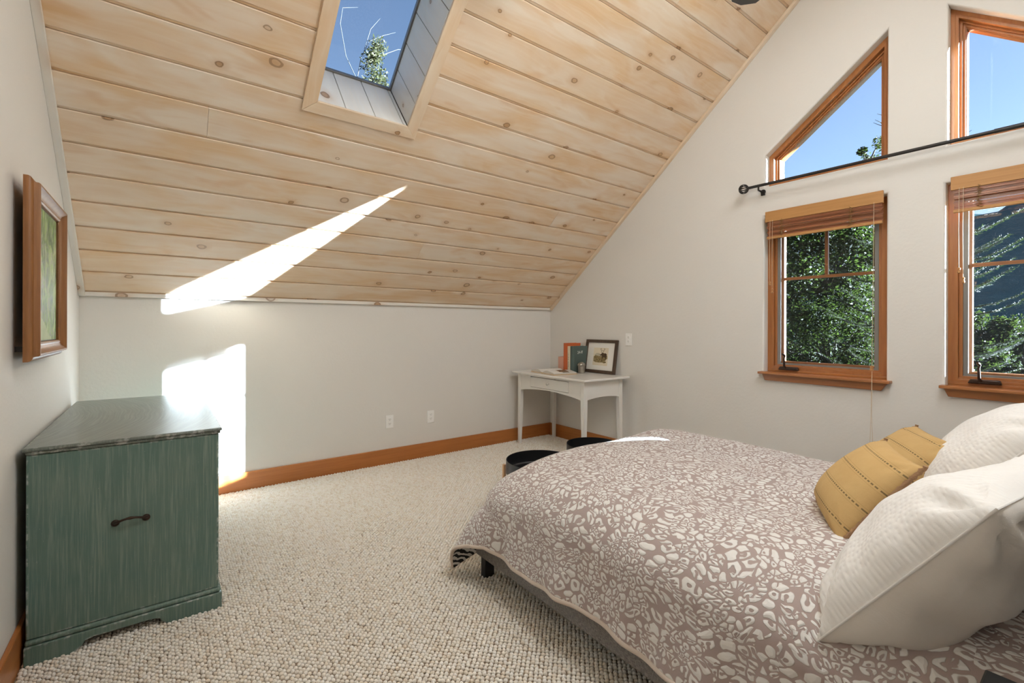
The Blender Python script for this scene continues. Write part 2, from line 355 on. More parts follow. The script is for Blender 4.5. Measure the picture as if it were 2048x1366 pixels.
M_PINENEEDLE = m_leaf('pine_needle', (0.015, 0.03, 0.012), (0.03, 0.05, 0.02), 0.2)
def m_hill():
    m, t, b, o = mat('hazed_forest_hill'); n = N(t); c = n.coord()
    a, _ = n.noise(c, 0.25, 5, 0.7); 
    put(n, b, n.ramp(a, [(0.35, (0.045, 0.110, 0.130)), (0.65, (0.065, 0.150, 0.170))]), 1.0, n.bump(a, 1.0, 3.0), 0.0)  # blue-green aerial haze painted into the forest colour
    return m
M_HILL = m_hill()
M_GROUND = plain('meadow', (0.03, 0.05, 0.016), 1.0, (2, 0.5, 0.1), 0.4)

# ------------------------------------------------------------------ builders
class MB:
    def __init__(s): s.v = []; s.f = []; s.uv = {}; s.mi = []
    def quad(s, pts, uvs=None, mi=0):
        i = len(s.v); s.v += [tuple(p) for p in pts]; s.f.append(tuple(range(i, i + len(pts)))); s.mi.append(mi)
        if uvs: s.uv[len(s.f) - 1] = uvs
        return s
    def box(s, x0, x1, y0, y1, z0, z1, mi=0):
        i = len(s.v)
        s.v += [(x, y, z) for z in (z0, z1) for y in (y0, y1) for x in (x0, x1)]
        for q in ((0, 2, 3, 1), (4, 5, 7, 6), (0, 1, 5, 4), (2, 6, 7, 3), (0, 4, 6, 2), (1, 3, 7, 5)):
            s.f.append(tuple(i + k for k in q)); s.mi.append(mi)
        return s
    def prism(s, poly, fn, a, b):
        """poly: 2-D outline, fn(u, v, h) -> xyz, swept from h = a to b"""
        n = len(poly); i = len(s.v)
        s.v += [fn(u, v, a) for u, v in poly] + [fn(u, v, b) for u, v in poly]
        s.f.append(tuple(i + k for k in range(n))); s.f.append(tuple(i + n + k for k in reversed(range(n)))); s.mi += [0, 0]
        for k in range(n):
            l = (k + 1) % n; s.f.append((i + k, i + n + k, i + n + l, i + l)); s.mi.append(0)
        return s
    def ring(s, p0, p1, fn, a, b):
        """frame between two matching outlines p0 (outer) and p1 (inner)"""
        n = len(p0); i = len(s.v)
        for h in (a, b): s.v += [fn(u, v, h) for u, v in p0] + [fn(u, v, h) for u, v in p1]
        for k in range(n):
            l = (k + 1) % n
            for q in ((k, l, n + l, n + k), (2 * n + k, 3 * n + k, 3 * n + l, 2 * n + l), (k, 2 * n + k, 2 * n + l, l), (n + k, n + l, 3 * n + l, 3 * n + k)):
                s.f.append(tuple(i + j for j in q)); s.mi.append(0)
        return s
    def tube(s, pts, r, n=8, cap=True, closed=False):
        pts = [Vector(p) for p in pts]; m = len(pts); i0 = len(s.v)
        rr = r if isinstance(r, (list, tuple)) else [r] * m
        up = None
        for k, p in enumerate(pts):
            if closed: d = pts[(k + 1) % m] - pts[k - 1]
            else: d = pts[min(k + 1, m - 1)] - pts[max(k - 1, 0)]
            d = d.normalized() if d.length > 1e-9 else Vector((0, 0, 1))
            if up is None: up = Vector((0, 0, 1)) if abs(d.z) < 0.9 else Vector((1, 0, 0))
            a = d.cross(up).normalized(); up = a.cross(d).normalized()
            for j in range(n):
                t = 2 * PI * j / n; q = p + (a * math.cos(t) + up * math.sin(t)) * rr[k]; s.v.append(tuple(q))
        for k in range(m if closed else m - 1):
            k2 = (k + 1) % m
            for j in range(n):
                l = (j + 1) % n; s.f.append((i0 + k * n + j, i0 + k * n + l, i0 + k2 * n + l, i0 + k2 * n + j)); s.mi.append(0)
        if cap and not closed:
            s.f.append(tuple(i0 + j for j in reversed(range(n)))); s.f.append(tuple(i0 + (m - 1) * n + j for j in range(n))); s.mi += [0, 0]
        return s
    def lathe(s, prof, n=32, c=(0, 0, 0), M=None):
        i0 = len(s.v); m = len(prof)
        for r, z in prof:
            for j in range(n):
                t = 2 * PI * j / n; p = Vector((r * math.cos(t), r * math.sin(t), z))
                p = (M @ p if M else p) + Vector(c); s.v.append(tuple(p))
        for k in range(m - 1):
            for j in range(n):
                l = (j + 1) % n; s.f.append((i0 + k * n + j, i0 + k * n + l, i0 + (k + 1) * n + l, i0 + (k + 1) * n + j)); s.mi.append(0)
        if prof[0][0] > 1e-6: s.f.append(tuple(i0 + j for j in reversed(range(n)))); s.mi.append(0)
        if prof[-1][0] > 1e-6: s.f.append(tuple(i0 + (m - 1) * n + j for j in range(n))); s.mi.append(0)
        return s
    def build(s, name, m, parent=None, loc=None, rot=None, smooth=0, bevel=0.0, mw=None, kind=None, label=None, seg=2):
        me = bpy.data.meshes.new(name); me.from_pydata(s.v, [], s.f)
        for x in (m if isinstance(m, (list, tuple)) else [m]): me.materials.append(x)
        if any(s.mi): me.polygons.foreach_set('material_index', s.mi)
        if s.uv:
            ul = me.uv_layers.new(name='uv')
            for fi, uvs in s.uv.items():
                for k, li in enumerate(me.polygons[fi].loop_indices): ul.data[li].uv = uvs[k]
        bm = bmesh.new(); bm.from_mesh(me)
        if not s.uv: bmesh.ops.recalc_face_normals(bm, faces=bm.faces)
        bm.to_mesh(me); bm.free()
        return link(name, me, parent, loc, rot, smooth, bevel, mw, kind, label, seg)
def link(name, me, parent=None, loc=None, rot=None, smooth=0, bevel=0.0, mw=None, kind=None, label=None, seg=2):
    o = bpy.data.objects.new(name, me); C.objects.link(o)
    if smooth:
        me.shade_smooth(); me.set_sharp_from_angle(angle=math.radians(smooth))
    if parent: o.parent = parent
    if mw is not None: o.matrix_basis = mw
    else:
        if loc: o.location = loc
        if rot: o.rotation_euler = rot
    if bevel:
        b = o.modifiers.new('bevel', 'BEVEL'); b.width = bevel; b.segments = seg; b.limit_method = 'ANGLE'; b.angle_limit = math.radians(40)
        if not smooth: me.shade_smooth(); me.set_sharp_from_angle(angle=math.radians(45))
    if kind: o['kind'] = kind
    if label: o['label'] = label
    return o
def thing(name, label, cat, loc=(0, 0, 0), rotz=0.0, group=None):
    o = bpy.data.objects.new(name, None); C.objects.link(o); o.empty_display_size = 0.05
    o.location = loc; o.rotation_euler = (0, 0, rotz); o['label'] = label; o['category'] = cat
    if group: o['group'] = group
    return o
def tag(o, label, cat, group=None):
    o['label'] = label; o['category'] = cat
    if group: o['group'] = group
    return o
def structure(name, label=None):
    o = bpy.data.objects.new(name, None); C.objects.link(o); o['kind'] = 'structure'
    if label: o['label'] = label
    return o
def dup(root, loc, rotz, label, group=None):
    r = root.copy(); C.objects.link(r); r.location = loc; r.rotation_euler = (0, 0, rotz); r['label'] = label
    if group: r['group'] = group
    for ch in list(root.children):
        c = ch.copy(); C.objects.link(c); c.parent = r
        for g in ch.children:
            d = g.copy(); C.objects.link(d); d.parent = c
    return r
def inset(poly, d):
    n = len(poly); A = sum(poly[i][0] * poly[(i + 1) % n][1] - poly[(i + 1) % n][0] * poly[i][1] for i in range(n))
    sg = 1 if A > 0 else -1; out = []
    L = []
    for i in range(n):
        a = Vector(poly[i]); b = Vector(poly[(i + 1) % n]); t = (b - a).normalized(); nn = Vector((-t.y, t.x)) * sg
        L.append((a + nn * d, t))
    for i in range(n):
        (p, t), (q, u) = L[i - 1], L[i]
        k = ((q.x - p.x) * u.y - (q.y - p.y) * u.x) / (t.x * u.y - t.y * u.x); r = p + t * k; out.append((r.x, r.y))
    return out
def slab(name, outer, holes, fn, a, b, m, kind='structure', parent=None, uvs=False):
    """flat slab with holes: triangulated, then swept from h = a to b"""
    cu = bpy.data.curves.new('tmp', 'CURVE'); cu.dimensions = '2D'; cu.fill_mode = 'BOTH'; cu.extrude = abs(b - a) / 2
    for poly in [outer] + holes:
        sp = cu.splines.new('POLY'); sp.points.add(len(poly) - 1); sp.use_cyclic_u = True
        for k, (u, v) in enumerate(poly): sp.points[k].co = (u, v, 0, 1)
    to = bpy.data.objects.new('tmp', cu); C.objects.link(to)
    bpy.context.view_layer.update(); dg = bpy.context.evaluated_depsgraph_get()
    me = bpy.data.meshes.new_from_object(to.evaluated_get(dg)); me.name = name
    C.objects.unlink(to); bpy.data.objects.remove(to); bpy.data.curves.remove(cu)
    mid = (a + b) / 2
    for v in me.vertices: v.co = fn(v.co.x, v.co.y, mid + v.co.z)
    me.materials.clear(); me.materials.append(m)
    bm = bmesh.new(); bm.from_mesh(me); bmesh.ops.remove_doubles(bm, verts=bm.verts, dist=1e-5); bmesh.ops.recalc_face_normals(bm, faces=bm.faces); bm.to_mesh(me); bm.free()
    o = bpy.data.objects.new(name, me); C.objects.link(o)
    if kind: o['kind'] = kind
    if parent: o.parent = parent
    return o

# ------------------------------------------------------------------ room shell
W, K, SL = 4.017, 1.440, 0.68385
cs, sn, tn = math.cos(SL), math.sin(SL), math.tan(SL)
RY = -3.27                       # ridge
RZ = K + tn * 3.27
SR = 3.27 / cs                   # slope length
YB = -4.45                       # wall behind the bed head
ZB = RZ - tn * (RY - YB)
def gable(): return [(YB, 0), (0, 0), (0, K), (RY, RZ), (YB, ZB)]
WIN = [(-2.395, -3.118), (-3.402, -4.125)]
Z0, Z1 = 0.905, 2.075
low = [[(r, Z0), (l, Z0), (l, Z1), (r, Z1)] for l, r in WIN]
up = [[(-3.120, 2.304), (-2.402, 2.304), (-2.402, 2.531), (-3.120, 3.092)],
      [(-4.130, 2.304), (-3.410, 2.304), (-3.410, 3.092), (-4.130, 2.531)]]
fx = lambda u, v, h: (h, u, v)
wr = slab('wall_right', gable(), [inset(q, -0.020) for q in low + up], fx, 0.0, 0.18, M_WALL); wr['label'] = 'gable wall with four windows'
for q in low + up:      # rounded plaster returns of the openings
    m_ = MB(); prof = [(0.0, 0.0201)] + [(0.014 - 0.014 * math.cos(t), 0.0201 - 0.014 * math.sin(t)) for t in np.linspace(0.15, PI / 2, 6)] + [(0.067, 0.0061)]
    for x_, d_ in prof: m_.v += [(x_, u, v) for u, v in inset(q, -d_)]
    for k in range(len(prof) - 1):
        for j in range(4): m_.f.append((k * 4 + j, k * 4 + (j + 1) % 4, (k + 1) * 4 + (j + 1) % 4, (k + 1) * 4 + j)); m_.mi.append(0)
    m_.build('plaster_return', M_WALL, wr, smooth=50)
slab('wall_left', gable(), [], fx, -W - 0.12, -W, M_WALL)
MB().box(-W, 0, 0, 0.12, 0, K + 0.05).build('wall_back', M_WALL, kind='structure')
MB().box(-W, 0, YB - 0.12, YB, 0, RZ).build('wall_rear', M_WALL, kind='structure')
MB().box(-W - 0.1, 0.18, YB - 0.12, 0.12, -0.10, 0.0).build('floor', M_FLOOR, kind='structure')
ceiling = structure('ceiling', 'sloping ceiling of knotty whitewashed pine boards')
# frames of the two slopes: local x along the boards, y up the slope, z into the room
S1 = Matrix(((1, 0, 0, 0), (0, -cs, -sn, 0), (0, sn, -cs, K), (0, 0, 0, 1)))
S2 = Matrix(((-1, 0, 0, 0), (0, cs, sn, 2 * RY), (0, sn, -cs, K), (0, 0, 0, 1)))
def f1(u, v, h): return tuple(S1 @ Vector((u, v, h)))
def f2(u, v, h): return tuple(S2 @ Vector((u, v, h)))
SKX0, SKX1, SKS0, SKS1, SKD = -2.905, -2.372, 1.690, 2.800, 0.41
hole = [(SKX0, SKS0), (SKX1, SKS0), (SKX1, SKS1), (SKX0, SKS1)]
slab('roof_deck', [(-W - 0.12, -0.02), (0.18, -0.02), (0.18, SR), (-W - 0.12, SR)], [inset(hole, -0.02)], f1, -0.40, -0.0205, M_DECK)['kind'] = 'structure'
PITCH, P0 = 0.1815, 0.037
H2 = [(1.0, P0 + 16 * PITCH), (2.8, P0 + 16 * PITCH), (2.8, P0 + 21 * PITCH), (1.0, P0 + 21 * PITCH)]
slab('roof_deck', [(-0.18, 1.9), (W + 0.12, 1.9), (W + 0.12, SR), (-0.18, SR)], [inset(H2, -0.02)], f2, -0.40, -0.0205, M_DECK)
# overhanging roof
slab('roof', [(-W - 0.5, -0.9), (0.97, -0.9), (0.97, SR), (-W - 0.5, SR)], [inset(hole, -0.03)], f1, -0.47, -0.405, M_ROOF)
slab('roof', [(-0.97, -0.6), (W + 0.5, -0.6), (W + 0.5, SR + 0.02), (-0.97, SR + 0.02)], [inset(H2, -0.02)], f2, -0.47, -0.405, M_ROOF)
for fn, sg in ((f1, 1), (f2, -1)):
    MB().prism([(sg * 0.19, -0.6), (sg * 0.97, -0.6), (sg * 0.97, SR), (sg * 0.19, SR)], fn, -0.404, -0.19).build('roof_overhang', M_SIDING, kind='structure')

def plank(x0, x1, y0, y1, mtx, parent, m=M_PINE, t=0.018, e=0.0045, lip=0.013):
    """tongue-and-groove board: face at z = 0, eased edges, a recessed lip along the lower side"""
    a0, a1 = y0 + 0.0012, y1 - 0.0012
    prof = [(a0, -t), (a0, -0.0085), (a0 + lip, -0.0085), (a0 + lip, -0.0022), (a0 + lip + e * 0.6, 0.0), (a1 - 0.0025, 0.0), (a1, -0.003), (a1, -t)]
    b = MB(); L = x1 - x0; W2 = y1 - y0; n = len(prof); i = len(b.v)
    b.v = [(x0 + 0.0006, y, z) for y, z in prof] + [(x1 - 0.0006, y, z) for y, z in prof]
    for k in range(n - 1):
        b.f.append((k, n + k, n + k + 1, k + 1)); b.mi.append(0)
        b.uv[len(b.f) - 1] = [(x0, prof[k][0]), (x1, prof[k][0]), (x1, prof[k + 1][0]), (x0, prof[k + 1][0])]
    for base, rev in ((0, False), (n, True)):
        idx = list(range(base, base + n)); b.f.append(tuple(reversed(idx) if not rev else idx)); b.mi.append(0)
        b.uv[len(b.f) - 1] = [(0, 0)] * n
    return b.build('plank', m, parent, mw=mtx)
joints = {7: [-3.401], 6: [-0.80], 16: [-0.975], 3: [-1.9], 12: [-3.1]}
for r in range(-1, 23):
    s0 = P0 + r * PITCH; s1 = min(s0 + PITCH, SR)
    if s0 < 0: s0 = 0.001
    xs = [-W + 0.001] + sorted(joints.get(r, [])) + [-0.001]
    for a, b in zip(xs, xs[1:]):
        if s1 > SKS0 + 0.005 and s0 < SKS1 - 0.005:
            if a < SKX0: plank(a, SKX0 - 0.02, s0, s1, S1, ceiling)
            if b > SKX1: plank(max(a, SKX1 + 0.02), b, s0, s1, S1, ceiling)
        else: plank(a, b, s0, s1, S1, ceiling)
for r in range(14, 23):
    s0 = P0 + r * PITCH
    for a, b in (((0.001, 1.0), (2.8, W - 0.001)) if 16 <= r <= 20 else ((0.001, W - 0.001),)): plank(a, b, s0, min(s0 + PITCH, SR), S2, ceiling)
def strip(name, x0, x1, y0, y1, z0, z1, mtx, m, parent=None, along='x', **kw):
    b = MB().box(x0, x1, y0, y1, z0, z1)
    for fi, f in enumerate(b.f):
        b.uv[fi] = [((b.v[i][0], b.v[i][1] + b.v[i][2]) if along == 'x' else (b.v[i][1], b.v[i][0] + b.v[i][2])) for i in f]
    o = b.build(name, m, parent, mw=mtx, **kw); return o
strip('trim_1', -W, -W + 0.032, 0.02, SR, 0.0, 0.022, S1, M_PINE_PALE, along='y', kind='structure', bevel=0.002)
strip('trim_2', -0.034, 0.0, 0.02, SR, 0.0, 0.022, S1, M_PINE_TRIM, along='y', kind='structure', bevel=0.002)
strip('trim_3', -W, 0.0, -0.026, 0.0, K - 0.002, K + 0.026, Matrix.Identity(4), M_PINE_PALE, kind='structure', bevel=0.002)
MB().box(-W, 0, -0.018, 0, 0, 0.1415).build('baseboard_back', M_BASE_X, kind='structure', bevel=0.003)
MB().box(-0.018, 0, YB, -0.018, 0, 0.1415).build('baseboard_right', M_BASE_Y, kind='structure', bevel=0.003)
MB().box(-W, -W + 0.016, YB, -0.018, 0, 0.1415).build('baseboard_left', M_BASE_Y, kind='structure', bevel=0.003)
MB().box(-W + 0.018, -0.018, YB, YB + 0.018, 0, 0.1415).build('baseboard_rear', M_BASE_X, kind='structure', bevel=0.003)

# ------------------------------------------------------------------ windows
def lower_window(name, l, r):
    """l: left (far) side, r: right side of the opening"""
    win = structure(name)
    P = [(r, 0.920), (l, 0.920), (l, Z1), (r, Z1)]
    MB().ring(inset(P, -0.0085), inset(P, 0.036), fx, 0.066, 0.178).build('frame', M_FIR_V, win, bevel=0.002)
    MB().ring(inset(P, 0.036), inset(P, 0.054), fx, 0.084, 0.178).build('stop', M_FIR_V, win, bevel=0.002)
    q = inset(P, 0.0545); q = [(q[0][0], 0.964), (q[1][0], 0.964), q[2], q[3]]
    MB().ring(q, inset(q, 0.022), fx, 0.086, 0.096).build('screen_frame', M_GREYALU, win, bevel=0.0015)
    MB().prism(inset(q, 0.02), fx, 0.0905, 0.0915).build('insect_screen', M_SCREEN, win)
    g = [(r + 0.086, 0.998), (l - 0.089, 0.998), (l - 0.089, Z1 - 0.085), (r + 0.086, Z1 - 0.085)]
    MB().ring([(q[0][0], 0.955), (q[1][0], 0.955), q[2], q[3]], g, fx, 0.112, 0.152).build('sash', M_FIR_V, win, bevel=0.003)
    mz, my = 1.609, (g[0][0] + g[1][0]) / 2
    MB().box(0.114, 0.136, g[0][0], g[1][0], mz - 0.010, mz + 0.010).build('muntin', M_FIR, win, bevel=0.002)
    MB().box(0.114, 0.136, my - 0.010, my + 0.010, mz + 0.0105, g[2][1]).build('muntin', M_FIR_V, win, bevel=0.002)
    for a, b, c, d in ((g[0][0], g[1][0], 0.998, mz - 0.010), (g[0][0], my - 0.010, mz + 0.010, g[2][1]), (my + 0.010, g[1][0], mz + 0.010, g[2][1])):
        MB().box(0.121, 0.125, a, b, c, d).build('pane', M_GLASS, win)
    MB().box(0.050, 0.0655, r + 0.001, l - 0.001, 0.9225, 0.938).build('sill_stop', M_FIR, win, bevel=0.002)
    MB().box(0.0665, 0.1, r + 0.037, l - 0.037, 0.9565, 0.9630).build('sill_stop', M_FIR, win)
    # stool with horns, apron
    yl, yr = l + 0.024, r - 0.037
    MB().prism([(-0.060, yl), (-0.0005, yl), (-0.0005, l), (0.064, l), (0.064, r), (-0.0005, r), (-0.0005, yr), (-0.060, yr)], lambda u, v, h: (u, v, h), 0.9055, 0.9225).build('stool', M_FIR, win, bevel=0.003)
    MB().prism([(yl - 0.014, 0.905), (yr + 0.02, 0.905), (yr + 0.052, 0.856), (yl - 0.034, 0.858)], fx, -0.020, -0.0005).build('apron', M_FIR, win, bevel=0.0025)
    # crank operator
    ck = MB(); yb = l - 0.080
    ck.prism([(yb, 0.9385), (yb - 0.135, 0.9385), (yb - 0.128, 0.962), (yb - 0.012, 0.962)], fx, 0.030, 0.063)
    c = ck.build('crank', M_BRONZE, win, bevel=0.005)
    MB().tube([(0.030, yb - 0.055, 0.955), (0.018, yb - 0.050, 0.968), (0.020, yb - 0.048, 1.025), (0.026, yb - 0.052, 1.045)], [0.008, 0.007, 0.006, 0.005], 8).tube([(0.026, yb - 0.052, 1.040), (0.010, yb - 0.050, 1.050), (-0.006, yb - 0.046, 1.056)], [0.006, 0.008, 0.007], 8).build('crank_handle', M_BRONZE, c, smooth=50)
    # sash lock
    MB().box(0.070, 0.088, r + 0.010, r + 0.026, 1.86, 1.93).build('sash_lock', M_BRONZE, win, bevel=0.003)
    return win
lower_window('window_1', *WIN[0]); lower_window('window_2', *WIN[1])
def upper_window(name, P):
    win = structure(name)
    MB().ring(inset(P, 0.012), inset(P, 0.027), fx, 0.066, 0.178).build('frame', M_FIR_V, win, bevel=0.002)
    MB().ring(inset(P, -0.0085), inset(P, 0.012), fx, 0.068, 0.178).build('liner', M_FIR_V, win)
    MB().ring(inset(P, 0.027), inset(P, 0.038), fx, 0.098, 0.178).build('stop', M_FIR_V, win, bevel=0.002)
    MB().ring(inset(P, 0.038), inset(P, 0.050), fx, 0.110, 0.178).build('sash', M_FIR_V, win, bevel=0.002)
    MB().ring(inset(P, 0.050), inset(P, 0.054), fx, 0.119, 0.1255).build('glazing_bead', M_FIR_V, win)
    MB().ring(inset(P, 0.050), inset(P, 0.054), fx, 0.1305, 0.178).build('outer_sash', M_FIR_V, win)
    MB().prism(inset(P, 0.0505), fx, 0.126, 0.130).build('pane', M_GLASS, win)
    return win
upper_window('window_3', up[0]); upper_window('window_4', up[1])

# skylight: boarded shaft, casing, glass
sk = structure('window_5', 'skylight in the sloping ceiling')
def shaft_board(pts, uvs): # pts four corners on the shaft face, thickness away from the opening
    pass
CW = 0.073
xa, xb, sa, sb = SKX0, SKX1, SKS0, SKS1
for poly in ([(xa, sa), (xb, sa), (xb + CW + 0.004, sa - CW), (xa - CW, sa - CW)], [(xb, sa), (xb, sb), (xb + CW, sb + CW), (xb + CW, sa - CW)],
             [(xb, sb), (xa, sb), (xa - CW, sb + CW), (xb + CW, sb + CW)], [(xa, sb), (xa, sa), (xa - CW, sa - CW), (xa - CW, sb + CW)]):
    q = inset(poly, 0.0006); b = MB().prism(q, lambda u, v, h: (u, v, h), 0.0005, 0.017)
    horiz = abs(poly[0][0] - poly[1][0]) > 0.1
    for fi, f in enumerate(b.f): b.uv[fi] = [((b.v[i][0], b.v[i][1]) if horiz else (b.v[i][1], b.v[i][0])) for i in f]
    b.build('casing', M_PINE_TRIM, sk, mw=S1, bevel=0.002)
def shaft(axis, fixed, a, b, cuts, sgn):
    """boards lining one wall of the shaft; cuts: joints along the wall"""
    xs = [a] + cuts + [b]
    for p, q in zip(xs, xs[1:]):
        m = MB(); g = 0.004
        if axis == 'x': m.box(min(fixed, fixed + sgn * 0.016), max(fixed, fixed + sgn * 0.016), p + g / 2, q - g / 2, -SKD, -0.0005)
        else: m.box(p + g / 2, q - g / 2, min(fixed, fixed + sgn * 0.016), max(fixed, fixed + sgn * 0.016), -SKD, -0.0005)
        for fi, f in enumerate(m.f): m.uv[fi] = [(m.v[i][2], (m.v[i][1] if axis == 'x' else m.v[i][0])) for i in f]
        m.build('shaft_plank', M_PINE_PALE, sk, mw=S1, bevel=0.0025)
cutsR = [1.836, 2.007, 2.192, 2.372, 2.553, 2.734]
shaft('x', SKX1, sa, sb, cutsR, 1); shaft('x', SKX0, sa, sb, cutsR, -1)
shaft('y', sa, xa, xb, [-2.749, -2.574, -2.396], -1); shaft('y', sb, xa, xb, [-2.749, -2.574, -2.396], 1)
hp = [(xa, sa), (xb, sa), (xb, sb), (xa, sb)]
idf = lambda u, v, h: (u, v, h)
MB().ring(inset(hp, -0.02), inset(hp, 0.010), idf, -SKD - 0.03, -SKD - 0.0005).build('skylight_frame', M_GREYALU, sk, mw=S1, bevel=0.002)
MB().prism(inset(hp, 0.008), idf, -SKD - 0.018, -SKD - 0.013).build('pane', M_GLASS, sk, mw=S1)
MB().ring(inset(hp, -0.05), inset(hp, -0.0205), idf, -SKD - 0.10, -0.39).build('curb', M_GREYALU, sk, mw=S1)

sk2 = structure('window_added', 'added, unseen skylight in the opposite slope')  # invented opening that lets the fill light in
MB().ring(inset(H2, -0.018), H2, idf, -0.41, -0.0005).build('shaft_lining', M_PINE_PALE, sk2, mw=S2)
MB().ring(inset(H2, -0.07), inset(H2, -0.0005), idf, 0.0005, 0.017).build('casing', M_PINE_TRIM, sk2, mw=S2)
MB().prism(inset(H2, 0.001), idf, -0.425, -0.420).build('pane', M_GLASS, sk2, mw=S2)
ao.matrix_world = S2 @ Matrix.Translation((1.9, (H2[0][1] + H2[2][1]) / 2, -0.48)) @ Matrix.Rotation(PI, 4, 'X')

# ------------------------------------------------------------------ carpet pile (loops instanced on a staggered lattice)
px_, py_ = 0.0236, 0.0118
rows = int((-0.02 - YB) / py_); cols = int((W - 0.04) / px_)
jj, ii = np.meshgrid(np.arange(rows), np.arange(cols), indexing='ij')
X = -W + 0.025 + (ii + 0.5 * (jj % 2)) * px_ + rng.normal(0, 0.0013, ii.shape)
Y = -0.022 - jj * py_ + rng.normal(0, 0.0010, ii.shape)
Zc = 0.0045 + rng.normal(0, 0.0008, ii.shape)
pts = np.stack([X, Y, Zc], -1).reshape(-1, 3)
pts = pts[pts[:, 0] < -0.02]
me = bpy.data.meshes.new('carpet'); me.vertices.add(len(pts)); me.vertices.foreach_set('co', pts.astype(np.float32).ravel())
carpet = bpy.data.objects.new('carpet', me); C.objects.link(carpet); me.materials.append(M_CARPET)
carpet['kind'] = 'stuff'; tag(carpet, 'cream looped berber carpet covering the bedroom floor', 'carpet')
ng = bpy.data.node_groups.new('loops', 'GeometryNodeTree')
ng.interface.new_socket('Geometry', in_out='INPUT', socket_type='NodeSocketGeometry'); ng.interface.new_socket('Geometry', in_out='OUTPUT', socket_type='NodeSocketGeometry')
gi = ng.nodes.new('NodeGroupInput'); go = ng.nodes.new('NodeGroupOutput'); iop = ng.nodes.new('GeometryNodeInstanceOnPoints')
sph = ng.nodes.new('GeometryNodeMeshUVSphere'); sph.inputs['Segments'].default_value = 8; sph.inputs['Rings'].default_value = 5; sph.inputs['Radius'].default_value = 1.0
sm = ng.nodes.new('GeometryNodeSetShadeSmooth'); smt = ng.nodes.new('GeometryNodeSetMaterial'); smt.inputs['Material'].default_value = M_CARPET
rr = ng.nodes.new('FunctionNodeRandomValue'); rr.data_type = 'FLOAT_VECTOR'; rr.inputs[0].default_value = (-0.35, -0.35, -1.0); rr.inputs[1].default_value = (0.15, 0.15, -0.35)
rs = ng.nodes.new('FunctionNodeRandomValue'); rs.data_type = 'FLOAT_VECTOR'; rs.inputs[0].default_value = (0.0080, 0.0060, 0.0068); rs.inputs[1].default_value = (0.0098, 0.0074, 0.0090); rs.inputs['Seed'].default_value = 3
L = ng.links.new
L(gi.outputs[0], iop.inputs['Points']); L(sph.outputs['Mesh'], sm.inputs[0]); L(sm.outputs[0], smt.inputs[0]); L(smt.outputs[0], iop.inputs['Instance'])
L(rr.outputs[0], iop.inputs['Rotation']); L(rs.outputs[0], iop.inputs['Scale']); L(iop.outputs[0], go.inputs[0])
md = carpet.modifiers.new('loops', 'NODES'); md.node_group = ng

# ------------------------------------------------------------------ outlets
def outlet(loc, rotz, label, decora=False):
    t = thing('wall_outlet', label, 'outlet', loc, rotz, 'electrical outlets on the walls')
    MB().box(-0.036, 0.036, -0.006, -0.0002, -0.0585, 0.0585).build('cover_plate', M_PLATE, t, bevel=0.002)
    if decora: MB().box(-0.0165, 0.0165, -0.009, -0.006, -0.034, 0.034).build('insert', M_PLATE, t, bevel=0.001)
    for s in (-1, 1):
        z = s * 0.0195
        if not decora: MB().lathe([(0.0, 0.0025), (0.0155, 0.0025), (0.0165, 0.0)], 20, (0, -0.006, z), Matrix.Rotation(PI / 2, 3, 'X')).build('receptacle', M_PLATE, t, smooth=40)
        k = MB(); d = -0.0098 if decora else -0.0090
        k.box(-0.0075, -0.0050, d, d + 0.001, z - 0.001, z + 0.008).box(0.0050, 0.0075, d, d + 0.001, z, z + 0.008).box(-0.0022, 0.0022, d, d + 0.001, z - 0.009, z - 0.005)
        k.build('slots', M_SLOT, t)
    return t
outlet((-1.946, 0, 0.384), 0, 'white outlet plate on back wall, farther from the desk', True)
outlet((-1.534, 0, 0.384), 0, 'white duplex outlet on back wall, nearer the desk')
outlet((0, -1.135, 1.128), -PI / 2, 'white outlet high on the gable wall beside the framed print')

